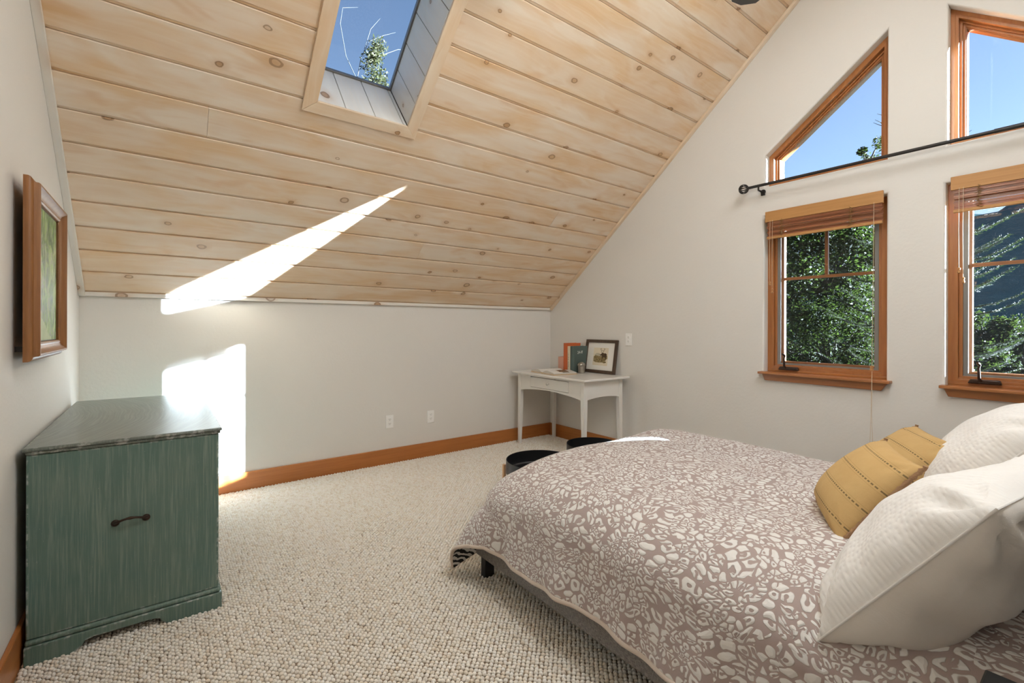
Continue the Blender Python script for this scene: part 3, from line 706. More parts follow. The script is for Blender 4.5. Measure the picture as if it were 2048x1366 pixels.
# ------------------------------------------------------------------ bamboo blinds
def blind(l, r, label, tl):
    t = thing('bamboo_blind', label, 'blind', (0, 0, 0), 0, 'bamboo blinds over the lower windows')
    MB().box(-0.045, -0.030, r + 0.000, l - 0.022, 2.022, 2.098).box(-0.030, 0.03, l - 0.034, l - 0.022, 2.03, 2.094).build('valance', M_VALANCE, t, bevel=0.002)
    MB().box(-0.028, 0.012, r + 0.014, l - 0.036, 2.052, 2.072).build('head_rail', M_VALANCE, t, bevel=0.002)
    # the raised stack: thin slats in loose folds
    z = 2.046; k = 0; sl = MB(); R0 = random.Random(int(l * 1000))
    y0, y1 = r + 0.008, l - 0.034
    while z > 1.915:
        fold = (k // 7) % 2; ph = (k % 7) / 7
        xx = -0.030 + 0.010 * math.sin(k * 0.9) + R0.uniform(-0.002, 0.002) - (0.006 if fold else 0)
        h = R0.uniform(0.0042, 0.0062); sag = R0.uniform(-0.002, 0.002)
        sl.box(xx, xx + 0.003, y0 + R0.uniform(-0.004, 0.004), y1 + R0.uniform(-0.004, 0.004), z - h + sag, z + sag)
        z -= h * 0.94 + R0.uniform(0.0, 0.0011); k += 1
    for q in range(10):
        sl.box(-0.010 + 0.004 * (q % 3), -0.007 + 0.004 * (q % 3), y0, y1, 1.92 + q * 0.012, 1.9255 + q * 0.012)
    o = sl.build('slats', M_SLAT, t); o['kind'] = 'stuff'
    MB().box(-0.042, -0.020, y0 - 0.002, y1 + 0.002, 1.896, 1.913).build('bottom_rail', M_VALANCE, t, bevel=0.002)
    for yy in (l - 0.135, r + 0.170):   # twine that binds the slats
        tw = MB()
        for q in range(26):
            a = R0.uniform(-0.018, 0.018); za = 2.035 - q * 0.0047
            tw.tube([(-0.043, yy + a, za), (-0.047, yy + R0.uniform(-0.004, 0.004), za - 0.006), (-0.043, yy - a + R0.uniform(-0.006, 0.006), za - 0.011)], 0.0012, 4)
        tw.build('twine', M_RAFFIA, t)
    cd = MB()
    for yy, zz in ((l - 0.058, 1.585), (l - 0.075, 1.530)):
        cd.tube([(-0.047, yy, 2.03), (-0.049, yy + 0.002, 1.8), (-0.050, yy, zz)], 0.0013, 5)
    cd.build('lift_cord', M_CORD, t)
    for yy, zz in ((l - 0.058, 1.585), (l - 0.075, 1.530)):
        MB().lathe([(0.004, 0.0), (0.008, -0.004), (0.0055, -0.016), (0.0085, -0.028), (0.004, -0.033)], 12, (-0.050, yy, zz)).build('cord_tassel', M_TASSEL, t, smooth=40)
    if tl:
        y = r + 0.046
        MB().tube([(-0.047, y, 2.03), (-0.052, y + 0.002, 1.5), (-0.068, y + 0.002, 1.0)], 0.0014, 5).tube([(-0.068, y + 0.002, 1.0), (-0.070, y + 0.006, 0.70), (-0.070, y + 0.012, 0.49)], 0.0012, 5).tube([(-0.068, y + 0.001, 1.0), (-0.070, y + 0.002, 0.70), (-0.070, y - 0.004, 0.49)], 0.0012, 5).build('draw_cord', M_CORD, t)
        for zz, s in ((1.012, 1.0), (0.492, 1.15)):
            MB().lathe([(0.006 * s, 0.0), (0.0105 * s, -0.003), (0.008 * s, -0.015), (0.0115 * s, -0.028), (0.006 * s, -0.032)], 12, (-0.069, y + 0.003, zz)).build('cord_tassel', M_TASSEL, t, smooth=40)
    return t
blind(*WIN[0], 'raised bamboo blind over the window nearest the desk, with long draw cord', True)
blind(*WIN[1], 'raised bamboo blind over the window above the pillows', False)

# curtain rod
rod = thing('curtain_rod', 'thin black iron curtain rod with cage finial across the gable wall', 'curtain rod', (0, 0, 0))
MB().tube([(-0.08, -2.315, 2.294), (-0.08, -4.30, 2.286)], 0.0105, 12).build('rod', M_BLACKROD, rod, smooth=40)
MB().tube([(-0.08, -3.60, 2.289), (-0.08, -4.30, 2.286)], 0.0125, 12).build('sleeve', M_BLACKROD, rod, smooth=40)
fb = MB(); fc = Vector((-0.08, -2.276, 2.294)); rad = 0.033
for k in range(6):
    a = k * PI / 6
    fb.tube([fc + Vector((math.cos(a) * math.sin(t) * rad, math.cos(t) * rad, math.sin(a) * math.sin(t) * rad)) for t in np.linspace(0, 2 * PI, 20, endpoint=False)], 0.0035, 6, closed=True)
fb.lathe([(0.006, -0.012), (0.012, -0.006), (0.006, 0.004)], 12, (-0.08, -2.315, 2.294), Matrix.Rotation(PI / 2, 3, 'X'))
fb.build('finial', M_BLACKROD, rod, smooth=50)
for yy in (-2.385, -4.20):
    MB().tube([(-0.08, yy, 2.280), (-0.06, yy + 0.01, 2.268), (-0.03, yy + 0.004, 2.262), (-0.012, yy, 2.262)], [0.006, 0.006, 0.007, 0.008], 8).lathe([(0.0, 0.0), (0.017, 0.0), (0.017, 0.010), (0.0, 0.012)], 16, (-0.0005, yy, 2.262), Matrix.Rotation(-PI / 2, 3, 'Y')).box(-0.014, -0.0005, yy - 0.013, yy + 0.013, 2.235, 2.275).build('bracket', M_BLACKROD, rod, smooth=40)

# ------------------------------------------------------------------ green chest
ch = thing('green_chest', 'worn green painted chest standing against the left wall', 'chest', (-3.690, -0.95, 0))
cx0, cx1, cy0, cy1 = -0.297, 0.300, -0.655, 0.655
MB().box(cx0, cx1, cy0, cy1, 0.095, 0.773).build('body', M_GREEN, ch, bevel=0.004)
MB().box(cx0 - 0.010, cx1 + 0.012, cy0 - 0.014, cy1 + 0.012, 0.786, 0.800).box(cx0 - 0.002, cx1 + 0.006, cy0 - 0.007, cy1 + 0.006, 0.7735, 0.787).build('top', M_GREENTOP, ch, bevel=0.005)
bs = MB()
def bracket(u0, u1, c0, c1): # skirt outline with bracket-foot cut-out
    return [(u0, 0), (c0 - 0.03, 0), (c0, 0.024), (c0 + 0.006, 0.038), (c0 + 0.03, 0.044), (c1 - 0.03, 0.044), (c1 - 0.006, 0.038), (c1, 0.024), (c1 + 0.03, 0), (u1, 0), (u1, 0.074), (u0, 0.074)]
o1 = 0.012
bs.prism(bracket(cx0 - 0.004, cx1 + o1, cx0 + 0.155, cx1 - 0.20), lambda u, v, h: (u, h, v), cy0 - o1, cy0 + 0.012)
bs.prism(bracket(cx0 - 0.004, cx1 + o1, cx0 + 0.155, cx1 - 0.20), lambda u, v, h: (u, h, v), cy1 - 0.012, cy1 + o1)
bs.prism(bracket(cy0 + 0.0121, cy1 - 0.0121, cy0 + 0.20, cy1 - 0.20), lambda u, v, h: (h, u, v), cx1 - 0.012, cx1 + o1)
bs.prism(bracket(cy0 + 0.0121, cy1 - 0.0121, cy0 + 0.20, cy1 - 0.20), lambda u, v, h: (h, u, v), cx0 - 0.004, cx0 + 0.014)
bs.build('plinth', M_GREEN, ch, bevel=0.003)
P = [(cx0 - 0.002, cy0 - 0.008), (cx1 + 0.008, cy0 - 0.008), (cx1 + 0.008, cy1 + 0.008), (cx0 - 0.002, cy1 + 0.008)]
MB().prism(P, idf, 0.0745, 0.0945).build('base_moulding', M_GREEN, ch, bevel=0.008, seg=3)
hy = cy0 - 0.001
hd = MB(); pts = []
for t in np.linspace(0, 1, 17):
    pts.append((-0.050 + 0.100 * t, hy - 0.006 - 0.026 * math.sin(PI * t) ** 0.6, 0.467 + 0.017 * math.sin(PI * t)))
hd.tube(pts, [0.0042 + 0.0022 * math.exp(-((t - 0.5) / 0.09) ** 2) + 0.0018 * abs(2 * t - 1) ** 4 for t in np.linspace(0, 1, 17)], 8)
for sx in (-0.048, 0.048):
    hd.lathe([(0.0, 0.010), (0.007, 0.009), (0.0115, 0.005), (0.0140, 0.0)], 16, (sx, hy + 0.0005, 0.464), Matrix.Rotation(PI / 2, 3, 'X'))
hd.build('handle', M_BRONZE, ch, smooth=45, label='dark bronze bail handle')

# ------------------------------------------------------------------ painting on the left wall
pic = thing('framed_painting', 'oak framed green garden painting hung on the left wall above the chest', 'painting', (-W, -1.345, 1.452))
hw, hh = 0.315, 0.335
prof = [(0.0, 0.030), (0.0, 0.052), (0.004, 0.060), (0.012, 0.062), (0.020, 0.056), (0.026, 0.052), (0.036, 0.062), (0.044, 0.069), (0.052, 0.069), (0.056, 0.063), (0.060, 0.052), (0.072, 0.046), (0.080, 0.046), (0.084, 0.040), (0.084, 0.030)]
# moulding: first ordinate = inset from the outside, second = height off the wall (stepped outward like the photo's frame)
prof = [(0.0, 0.030), (0.0, 0.043), (0.003, 0.049), (0.009, 0.053), (0.016, 0.055), (0.018, 0.060), (0.019, 0.068), (0.022, 0.072), (0.028, 0.072), (0.032, 0.066), (0.042, 0.056), (0.055, 0.052), (0.060, 0.054), (0.066, 0.050), (0.068, 0.042), (0.068, 0.030)]
fm = MB(); nprof = len(prof)
cor = [(-1, -1), (1, -1), (1, 1), (-1, 1)]
for a, b in ((0, 1), (1, 2), (2, 3), (3, 0)):
    m_ = MB(); base = 0
    for c in (a, b):
        sx, sz = cor[c]
        for ins, hgt in prof: m_.v.append((hgt, sx * (hw - ins), sz * (hh - ins)))
    for k in range(nprof):
        l = (k + 1) % nprof; m_.f.append((k, l, nprof + l, nprof + k)); m_.mi.append(0)
    m_.build('frame_rail', M_FRAME_OAK, pic, smooth=30)
iw, ih = hw - 0.066, hh - 0.066
MB().box(0.034, 0.040, -iw - 0.002, iw + 0.002, -ih - 0.002, ih + 0.002).build('backing', M_BLACK, pic)
MB().quad([(0.0412, -iw + 0.006, -ih + 0.006), (0.0412, iw - 0.006, -ih + 0.006), (0.0412, iw - 0.006, ih - 0.006), (0.0412, -iw + 0.006, ih - 0.006)], [(0, 0), (1, 0), (1, 1.05), (0, 1.05)]).build('canvas', M_PAINTING, pic)
bd = MB()
for k in range(90):
    zz = -ih + 0.004 + k * (2 * ih - 0.008) / 89
    bd.lathe([(0.0, 0.003), (0.0024, 0.0012), (0.0024, -0.0012), (0.0, -0.003)], 5, (0.047, iw - 0.004, zz)); bd.lathe([(0.0, 0.003), (0.0024, 0.0012), (0.0024, -0.0012), (0.0, -0.003)], 5, (0.047, -iw + 0.004, zz))
o = bd.build('beading', M_FRAME_OAK, pic); o['kind'] = 'stuff'
MB().box(0.0005, 0.034, -0.02, 0.02, 0.20, 0.24).build('hanger', M_BLACK, pic)
for yy in (-0.25, 0.25): MB().box(0.0005, 0.034, yy - 0.01, yy + 0.01, -0.30, -0.28).build('bumper', M_BLACK, pic)

# ------------------------------------------------------------------ white desk
DZ = 0.779
desk = thing('writing_desk', 'white painted writing desk with one drawer in the far corner', 'desk', (-0.328, -0.628, 0), math.radians(-1.2))
dx, dy = 0.255, 0.495     # half distance of the leg outsides
LW = 0.046
MB().box(-0.298, 0.298, -0.545, 0.545, DZ - 0.020, DZ).build('desktop', M_DESK, desk, bevel=0.005)
ZA = DZ - 0.0205
def arch(u0, u1, zlo, rise, n=14): # apron outline with arched lower edge
    return [(u0, ZA), (u0, zlo)] + [(u0 + (u1 - u0) * t, zlo + rise * math.sin(PI * t) ** 0.75) for t in np.linspace(0.03, 0.97, n)] + [(u1, zlo), (u1, ZA)]
for sx in (-1, 1):
    for sy in (-1, 1):
        x0, y0 = sx * dx, sy * dy; b = MB()
        def sq(z, wd): # outside faces stay plumb, inside faces taper
            return [(x0, y0, z), (x0 - sx * wd, y0, z), (x0 - sx * wd, y0 - sy * wd, z), (x0, y0 - sy * wd, z)]
        b.v = sq(0.004, 0.030) + sq(0.58, LW) + sq(ZA, LW)
        for q in range(2):
            for k in range(4):
                l = (k + 1) % 4; b.f.append((q * 4 + k, q * 4 + l, q * 4 + 4 + l, q * 4 + 4 + k)); b.mi.append(0)
        b.f += [(3, 2, 1, 0), (8, 9, 10, 11)]; b.mi += [0, 0]
        b.build('leg', M_DESK, desk, bevel=0.003)
yA = dy - LW - 0.0006
ap = slab('front_apron', arch(-yA, yA, 0.583, 0.038), [[(-0.288, 0.632), (0.288, 0.632), (0.288, 0.742), (-0.288, 0.742)]], lambda u, v, h: (h, u, v), -dx + 0.004, -dx + 0.022, M_DESK, kind=None, parent=desk)
MB().prism(arch(-yA, yA, 0.583, 0.038), lambda u, v, h: (h, u, v), dx - 0.022, dx - 0.004).build('rear_apron', M_DESK, desk)
for sy in (-1, 1):
    xA = dx - LW - 0.0006
    MB().prism(arch(-xA, xA, 0.588, 0.018), lambda u, v, h: (u, h, v), sy * (dy - 0.004), sy * (dy - 0.022)).build('side_apron', M_DESK, desk)
dr = MB().box(-dx + 0.0035, -dx + 0.020, -0.284, 0.284, 0.636, 0.7345).build('drawer', M_DESK, desk, bevel=0.002)
MB().lathe([(0.005, 0.0), (0.005, 0.010), (0.0115, 0.016), (0.0125, 0.022), (0.008, 0.028), (0.0, 0.029)], 20, (-dx + 0.0035, 0, 0.688), Matrix.Rotation(-PI / 2, 3, 'Y')).build('knob', M_STEEL, dr, smooth=40, label='round brushed steel knob')
MB().box(-dx + 0.0225, dx - 0.023, -0.30, 0.30, 0.63, 0.634).build('drawer_box', M_DESK, desk)

# things on the desk
def hardback(name, label, loc, th, ht, dp, cover, pages=(0.72, 0.66, 0.55), rz=0.0, text=None):
    """upright book, spine to -x, local y thickness"""
    t = thing(name, label, 'book', loc, rz, 'books standing on the desk')
    mc = plain(name + '_cloth', cover, 0.7, (250, 0.3, 0.002), 0.06); mp = plain(name + '_paper', pages, 0.9, (300, 0.3, 0.001))
    b = MB()
    n = 8; sp = [(-dp - 0.006 * math.sin(PI * k / n), -th / 2 + th * k / n) for k in range(n + 1)]
    out = sp + [(0, th / 2), (0, th / 2 - 0.003), (-dp + 0.004, th / 2 - 0.003), (-dp + 0.004, -th / 2 + 0.003), (0, -th / 2 + 0.003), (0, -th / 2)]
    b.prism(out, idf, 0.0005, ht); b.build('cover', mc, t)
    MB().box(-dp + 0.0045, -0.005, -th / 2 + 0.0032, th / 2 - 0.0032, 0.003, ht - 0.005).build('pages', mp, t)
    return t
bkx = -0.035
hardback('pink_box_book', 'short thick pale pink book at the far end of the desk', (bkx - 0.03, -0.405, DZ + 0.0005), 0.085, 0.150, 0.145, (0.62, 0.34, 0.25))
hardback('orange_book', 'tall burnt orange hardback standing at back of the desk', (bkx, -0.489, DZ + 0.0005), 0.066, 0.298, 0.185, (0.50, 0.105, 0.025))
wb = hardback('cream_book', 'cream spined hardback between orange and green books', (bkx - 0.01, -0.545, DZ + 0.0005), 0.038, 0.268, 0.185, (0.62, 0.54, 0.40))
gb = hardback('green_book', 'dark green hardback with white hand lettering on cover', (bkx - 0.005, -0.597, DZ + 0.0005), 0.056, 0.270, 0.190, (0.075, 0.105, 0.092))
def lettering(parent, body, size, mw, col, name='lettering'):
    cu = bpy.data.curves.new(name, 'FONT'); cu.body = body; cu.size = size; cu.extrude = 0.0003; cu.align_x = 'CENTER'; cu.align_y = 'CENTER'
    to = bpy.data.objects.new('tmp', cu); C.objects.link(to); bpy.context.view_layer.update()
    me = bpy.data.meshes.new_from_object(to.evaluated_get(bpy.context.evaluated_depsgraph_get())); me.name = name
    bpy.data.objects.remove(to); bpy.data.curves.remove(cu)
    me.materials.clear(); me.materials.append(plain(name + '_ink', col, 0.7))
    return link(name, me, parent, mw=mw)
# on the green cover (faces -y): local text x along +x, y up
TX = lambda p, ang=0: Matrix.Translation(p) @ Matrix.Rotation(PI / 2, 4, 'X') @ Matrix.Rotation(ang, 4, 'Z')
lettering(gb, '24-ff', 0.042, TX((-0.108, -0.0284, 0.205), 0.05), (0.75, 0.74, 0.70))
# on the cream spine (faces -x): reads downwards
TS = lambda p: Matrix.Translation(p) @ Matrix(((0, 0, -1, 0), (-1, 0, 0, 0), (0, 1, 0, 0), (0, 0, 0, 1))) @ Matrix.Rotation(-PI / 2, 4, 'Z')
lettering(wb, 'I H I D E  I O M E', 0.020, TS((-0.1915, 0.0, 0.125)), (0.08, 0.07, 0.06))

# framed print leaning on the wall
fp = thing('leaning_print', 'dark walnut framed deer print with white mat leaning on the wall', 'picture', (-0.066, -0.806, DZ + 0.002))
lean = math.radians(9.0)
LM = Matrix(((0, -math.sin(lean) * -1, -math.cos(lean), 0), (-1, 0, 0, 0), (0, math.cos(lean), -math.sin(lean) * -1 * -1, 0), (0, 0, 0, 1)))
# local: x across (to the right as seen), y up the picture, z out of the face
ex = Vector((0, -1, 0)); ey = Vector((math.sin(lean), 0, math.cos(lean))); ez = ex.cross(ey)
LM = Matrix(((ex.x, ey.x, ez.x, 0), (ex.y, ey.y, ez.y, 0), (ex.z, ey.z, ez.z, 0), (0, 0, 0, 1)))
fw, fh = 0.420, 0.340
O = [(-fw / 2, 0), (fw / 2, 0), (fw / 2, fh), (-fw / 2, fh)]; I = inset(O, 0.031)
for k in range(4):
    l = (k + 1) % 4; q = [O[k], O[l], I[l], I[k]]
    MB().prism(inset(q, 0.0002), idf, -0.012, 0.010).build('frame_rail', M_FRAME_DARK, fp, mw=LM, bevel=0.002)
MB().prism(inset(O, 0.026), idf, -0.006, -0.002).build('mat_board', plain('white_mat', (0.78, 0.76, 0.72), 0.8), fp, mw=LM)
sheet = [(-0.098, 0.078), (0.098, 0.078), (0.098, 0.258), (-0.098, 0.258)]
M_SHEET = plain('aged_paper', (0.70, 0.62, 0.48), 0.85, None, 0.06)
MB().prism(sheet, idf, -0.002, -0.0016).build('print_sheet', M_SHEET, fp, mw=LM)
def inkm(name, a, b, s=60):
    m, t, bb, o = mat(name); n = N(t); f, _ = n.noise(n.coord(), s, 5, 0.7); put(n, bb, n.ramp(f, [(0.35, a), (0.62, b)]), 0.85, None, 0.2); return m
def blobpoly(pts, h): return MB().prism(pts, idf, -0.0016, h)
blobpoly([(-0.088, 0.118), (-0.060, 0.108), (-0.010, 0.106), (0.030, 0.110), (0.050, 0.102), (0.078, 0.108), (0.080, 0.120), (0.062, 0.124), (0.075, 0.140), (0.092, 0.150), (0.088, 0.178), (0.050, 0.180), (-0.010, 0.172), (-0.070, 0.180), (-0.090, 0.165)], -0.0013).build('print_ground', inkm('ink_ground', (0.10, 0.07, 0.03), (0.36, 0.27, 0.13)), fp, mw=LM)
blobpoly([(-0.085, 0.182), (-0.07, 0.181), (0.0, 0.174), (0.01, 0.190), (-0.03, 0.204), (-0.06, 0.200)], -0.0014).build('print_hills', inkm('ink_hills', (0.36, 0.32, 0.24), (0.52, 0.46, 0.35)), fp, mw=LM)
deer = [(0.020, 0.128), (0.027, 0.128), (0.030, 0.150), (0.036, 0.164), (0.058, 0.164), (0.066, 0.150), (0.064, 0.128), (0.071, 0.128), (0.076, 0.155), (0.082, 0.178), (0.080, 0.196), (0.066, 0.204), (0.046, 0.203), (0.030, 0.208), (0.016, 0.206), (0.006, 0.194), (-0.006, 0.188), (-0.008, 0.182), (0.004, 0.178), (0.016, 0.180), (0.020, 0.160)]
blobpoly(deer, -0.0010).build('print_deer', inkm('ink_deer', (0.035, 0.022, 0.012), (0.12, 0.075, 0.04), 90), fp, mw=LM)
an = MB()
for s in (-1, 1):
    ax = 0.022 + s * 0.014
    an.tube([(0.014 + s * 0.003, 0.204, -0.0012), (ax, 0.222, -0.0012), (ax + s * 0.010, 0.240, -0.0012), (ax + s * 0.004, 0.254, -0.0012)], 0.0016, 5)
    an.tube([(ax, 0.222, -0.0012), (ax - s * 0.010, 0.236, -0.0012)], 0.0013, 5).tube([(ax + s * 0.009, 0.238, -0.0012), (ax + s * 0.018, 0.250, -0.0012)], 0.0013, 5)
an.build('print_antlers', plain('ink_antler', (0.10, 0.065, 0.035), 0.8), fp, mw=LM)

# silver jar
jar = thing('silver_jar', 'small pewter jar with ribbed flower lid in front of the green book', 'jar', (-0.192, -0.690, DZ + 0.0005))
MB().lathe([(0.030, 0.0), (0.034, 0.003), (0.035, 0.010), (0.035, 0.066), (0.037, 0.070), (0.034, 0.074)], 32).build('body', M_PEWTER, jar, smooth=40)
lid = MB(); nn = 48; i0 = 0
prof = [(0.036, 0.074), (0.040, 0.080), (0.037, 0.090), (0.027, 0.102), (0.014, 0.110), (0.0005, 0.113)]
for r_, z_ in prof:
    for k in range(nn):
        t_ = 2 * PI * k / nn; q = r_ * (1 + 0.07 * math.cos(t_ * 12)); lid.v.append((q * math.cos(t_), q * math.sin(t_), z_))
for a in range(len(prof) - 1):
    for k in range(nn): l = (k + 1) % nn; lid.f.append((a * nn + k, a * nn + l, (a + 1) * nn + l, (a + 1) * nn + k)); lid.mi.append(0)
lid.build('lid', M_PEWTER, jar, smooth=60)

# open book
ob = thing('open_book', 'open picture book lying flat on the white desk', 'book', (-0.405, -0.500, DZ + 0.0005), math.radians(-8))
M_PAGE = plain('book_page', (0.72, 0.70, 0.66), 0.7); M_PAGESIDE = plain('page_block', (0.55, 0.52, 0.47), 0.9, (300, 0.5, 0.001)); M_COVER = plain('mustard_cover', (0.50, 0.27, 0.03), 0.6)
PH = 0.135   # half page height along x
def page_z(t, side): return 0.007 + (0.034 if side > 0 else 0.032) * math.sin(min(t * 3.2, PI / 2)) * (1 - 0.75 * t ** 1.5)
for side, pw in ((-1, 0.215), (1, 0.205)):
    b = MB(); n = 16
    prof = [(side * pw * k / n, page_z(k / n, side)) for k in range(n + 1)]
    prof = [(0.0, 0.003)] + prof + [(side * pw, 0.003)]
    b.prism(prof, lambda u, v, h: (h, u, v), -PH, PH); b.build('page_block', M_PAGESIDE, ob)
    top = MB()
    for k in range(n):
        y0, z0 = side * pw * k / n, page_z(k / n, side) + 0.0006; y1, z1 = side * pw * (k + 1) / n, page_z((k + 1) / n, side) + 0.0006
        top.quad([(-PH, y0, z0), (-PH, y1, z1), (PH, y1, z1), (PH, y0, z0)] if side < 0 else [(-PH, y1, z1), (-PH, y0, z0), (PH, y0, z0), (PH, y1, z1)])
    top.build('page', M_PAGE, ob)
# cover beneath and a lifted leaf with mustard back
MB().box(-PH - 0.004, PH + 0.004, -0.222, 0.212, 0.0002, 0.0028).box(-PH - 0.004, PH + 0.002, -0.012, 0.012, 0.0029, 0.0055).build('cover', M_COVER, ob, label='mustard yellow cover')
lf = MB()
for k in range(8):
    t0, t1 = k / 8, (k + 1) / 8
    g = lambda t: (-0.150 * t, 0.010 + 0.026 * math.sin(PI * 0.62 * t) + 0.004)
    (y0, z0), (y1, z1) = g(t0), g(t1)
    lf.quad([(-PH, y0, z0), (PH, y0, z0), (PH, y1, z1), (-PH, y1, z1)])
def flat_on_page(name, ya, yb, xa_, xb_, m, side=-1, pw=0.215):
    b = MB(); n = 6
    for k in range(n):
        y0, y1 = ya + (yb - ya) * k / n, ya + (yb - ya) * (k + 1) / n
        z0 = page_z(abs(y0) / pw, side) + 0.0012; z1 = page_z(abs(y1) / pw, side) + 0.0012
        b.quad([(xa_, y0, z0), (xa_, y1, z1), (xb_, y1, z1), (xb_, y0, z0)])
    return b.build(name, m, ob)
flat_on_page('photo', -0.085, -0.170, -0.035, 0.075, inkm('ink_photo', (0.06, 0.04, 0.03), (0.32, 0.16, 0.07), 45))
flat_on_page('photo', -0.172, -0.205, -0.02, 0.060, inkm('ink_photo_grey', (0.10, 0.10, 0.09), (0.45, 0.42, 0.36), 45))
for k in range(7):
    flat_on_page('text_line', -0.030, -0.075 if k % 3 else -0.066, 0.095 - k * 0.028, 0.098 - k * 0.028, plain('ink_text_%d' % k, (0.35, 0.34, 0.33), 0.8))
for k in range(5):
    flat_on_page('text_line', -0.095, -0.195, 0.088 + k * 0.008, 0.0905 + k * 0.008, plain('ink_text_b%d' % k, (0.35, 0.34, 0.33), 0.8))

# ------------------------------------------------------------------ round tray stools
def tray(loc, rz, r, label, zt):
    t = thing('tray_table', label, 'tray table', loc, rz, 'black tray tables beyond the bed foot')
    h = 0.090
    MB().lathe([(0.0005, zt - h), (r - 0.006, zt - h), (r, zt - h + 0.006), (r, zt - 0.001), (r - 0.0015, zt), (r - 0.004, zt - 0.001), (r - 0.004, zt - h + 0.014), (r - 0.012, zt - h + 0.006), (0.0005, zt - h + 0.005)], 64).build('tray', M_TRAY, t, smooth=40)
    for k in range(3):
        a = k * 2 * PI / 3
        MB().tube([((r + 0.0125) * math.cos(a), (r + 0.0125) * math.sin(a), 0.008), ((r + 0.0125) * math.cos(a), (r + 0.0125) * math.sin(a), zt - 0.030)], 0.0115, 12).build('leg', M_DOWEL, t, smooth=40, bevel=0.002)
    return t
tray((-1.640, -1.750, 0), math.radians(146), 0.225, 'round black tray table on dowel legs, nearer the bed foot', 0.395)
tray((-0.790, -1.410, 0), math.radians(190), 0.215, 'round black tray table on dowel legs, nearer the desk', 0.300)

# ------------------------------------------------------------------ bed
BX0, BX1, BYF, BYH = -2.340, -0.800, -2.070, -4.130
bed = thing('bed', 'queen bed with grey tweed frame and black block legs', 'bed', ((BX0 + BX1) / 2, -3.1, 0))
ox, oy = (BX0 + BX1) / 2, -3.1
def bb(x0, x1, y0, y1, z0, z1, name, m, bev=0.006): return MB().box(x0 - ox, x1 - ox, y0 - oy, y1 - oy, z0, z1).build(name, m, bed, bevel=bev)
RZ0, RZ1 = 0.117, 0.300
bb(BX0, BX0 + 0.035, BYH, BYF, RZ0, RZ1, 'side_rail', M_TWEED); bb(BX1 - 0.035, BX1, BYH, BYF, RZ0, RZ1, 'side_rail', M_TWEED)
bb(BX0 + 0.0355, BX1 - 0.0355, BYF - 0.035, BYF, RZ0, RZ1, 'foot_rail', M_TWEED)
for x in (BX0 + 0.022, BX1 - 0.077):
    for y in (BYF - 0.050, BYH + 0.06): bb(x, x + 0.055, y - 0.002, y + 0.036, 0.0035, RZ0 + 0.0, 'leg', M_LEG, 0.003)
bb(BX0 + 0.036, BX1 - 0.036, BYH, BYF - 0.036, 0.17, 0.255, 'slat_base', M_BLACK)
MB().box(BX0 + 0.07 - ox, BX1 - 0.07 - ox, BYH - oy, BYF - 0.07 - oy, 0.2555, 0.500).build('mattress', M_MATTRESS, bed, bevel=0.09, seg=4)
bb(BX0 - 0.02, BX1 + 0.02, BYH - 0.08, BYH - 0.001, 0.05, 1.02, 'headboard', plain('charcoal_upholstery', (0.02, 0.02, 0.022), 0.9), 0.02)

# quilt
def smooth(a, b, x):
    t = max(0, min(1, (x - a) / (b - a))); return t * t * (3 - 2 * t)
QR, QL, QLF = 0.175, 0.325, 0.365
def quilt_point(a, b):
    """a: cloth coordinate across from the left mattress edge; b: from the foot edge towards the head"""
    Wd = (BX1 - BX0) + 0.03
    x0 = BX0 - 0.015
    left = a < Wd / 2
    aa = a if left else Wd - a
    qx, qy = max(QR - aa, 0), max(QR - b, 0)
    Q = (qx ** 2.3 + qy ** 2.3) ** (1 / 2.3) if (qx > 0 and qy > 0) else max(qx, qy)
    phi = math.atan2(qy, qx) if Q > 0 else 0
    corner = math.sin(2 * phi) if (qx > 0 and qy > 0) else 0
    ox_, oy_ = (math.cos(phi), math.sin(phi)) if Q > 0 else (0, 0)
    hang = 0
    if Q <= 0: ext, drop = 0, 0
    elif Q < QR * PI / 2: th = Q / QR; ext, drop = QR * math.sin(th), QR * (1 - math.cos(th))
    else:
        hang = Q - QR * PI / 2
        tilt = 0.07 + (0.46 * math.exp(-((phi - 0.62) / 0.38) ** 2) * min(1, corner * 2.5) if corner > 0 else 0)
        ext, drop = QR + hang * math.sin(tilt), QR + hang * math.cos(tilt)
    bx = max(aa, QR); by = max(b, QR)
    hx = bx - ox_ * ext; hy = by - oy_ * ext
    x = x0 + hx if left else x0 + Wd - hx
    y = BYF + 0.015 - hy
    z = 0.604 - drop
    # folds in the hanging part, puckers and lumps on top
    if hang > 0:
        wv = 0.010 * math.sin(b * 11.0 + 0.8) + 0.007 * math.sin(b * 23.0 + a * 4) + 0.004 * math.sin(b * 41)
        wv2 = 0.010 * math.sin(a * 12.0) + 0.006 * math.sin(a * 25.0 + 1)
        k = min(1, hang / 0.18) * (1 - 0.6 * corner)
        x += (-1 if left else 1) * ox_ * wv * k; y += oy_ * wv2 * k
        z += 0.012 * math.sin(b * 9.0 + 1.0) * k * ox_
    top = max(0, 1 - drop / 0.3)
    nz = noise.noise(Vector((x * 2.3, y * 2.3, 0.3))) * 0.012 + noise.noise(Vector((x * 6, y * 6, 1.7))) * 0.005
    cr = 0.016 * math.exp(-(((x + 1.02) / 0.22) ** 2 + ((y + 2.30) / 0.18) ** 2)) + 0.010 * math.exp(-(((x + 1.75) / 0.28) ** 2 + ((y + 2.55) / 0.35) ** 2))
    dip = -0.028 * smooth(0.40, 0.0, b) - 0.030 * smooth(0.35, 0.0, aa) - 0.055 * smooth(0.7, 0.0, b) * smooth(0.7, 0.0, a)
    z += (nz + cr + dip) * top
    return x, y, z
Wd = (BX1 - BX0) + 0.03
A = np.linspace(-QL, Wd + QL, 190); B = np.linspace(-QLF, 1.98, 190)
vs = []; uvq = []
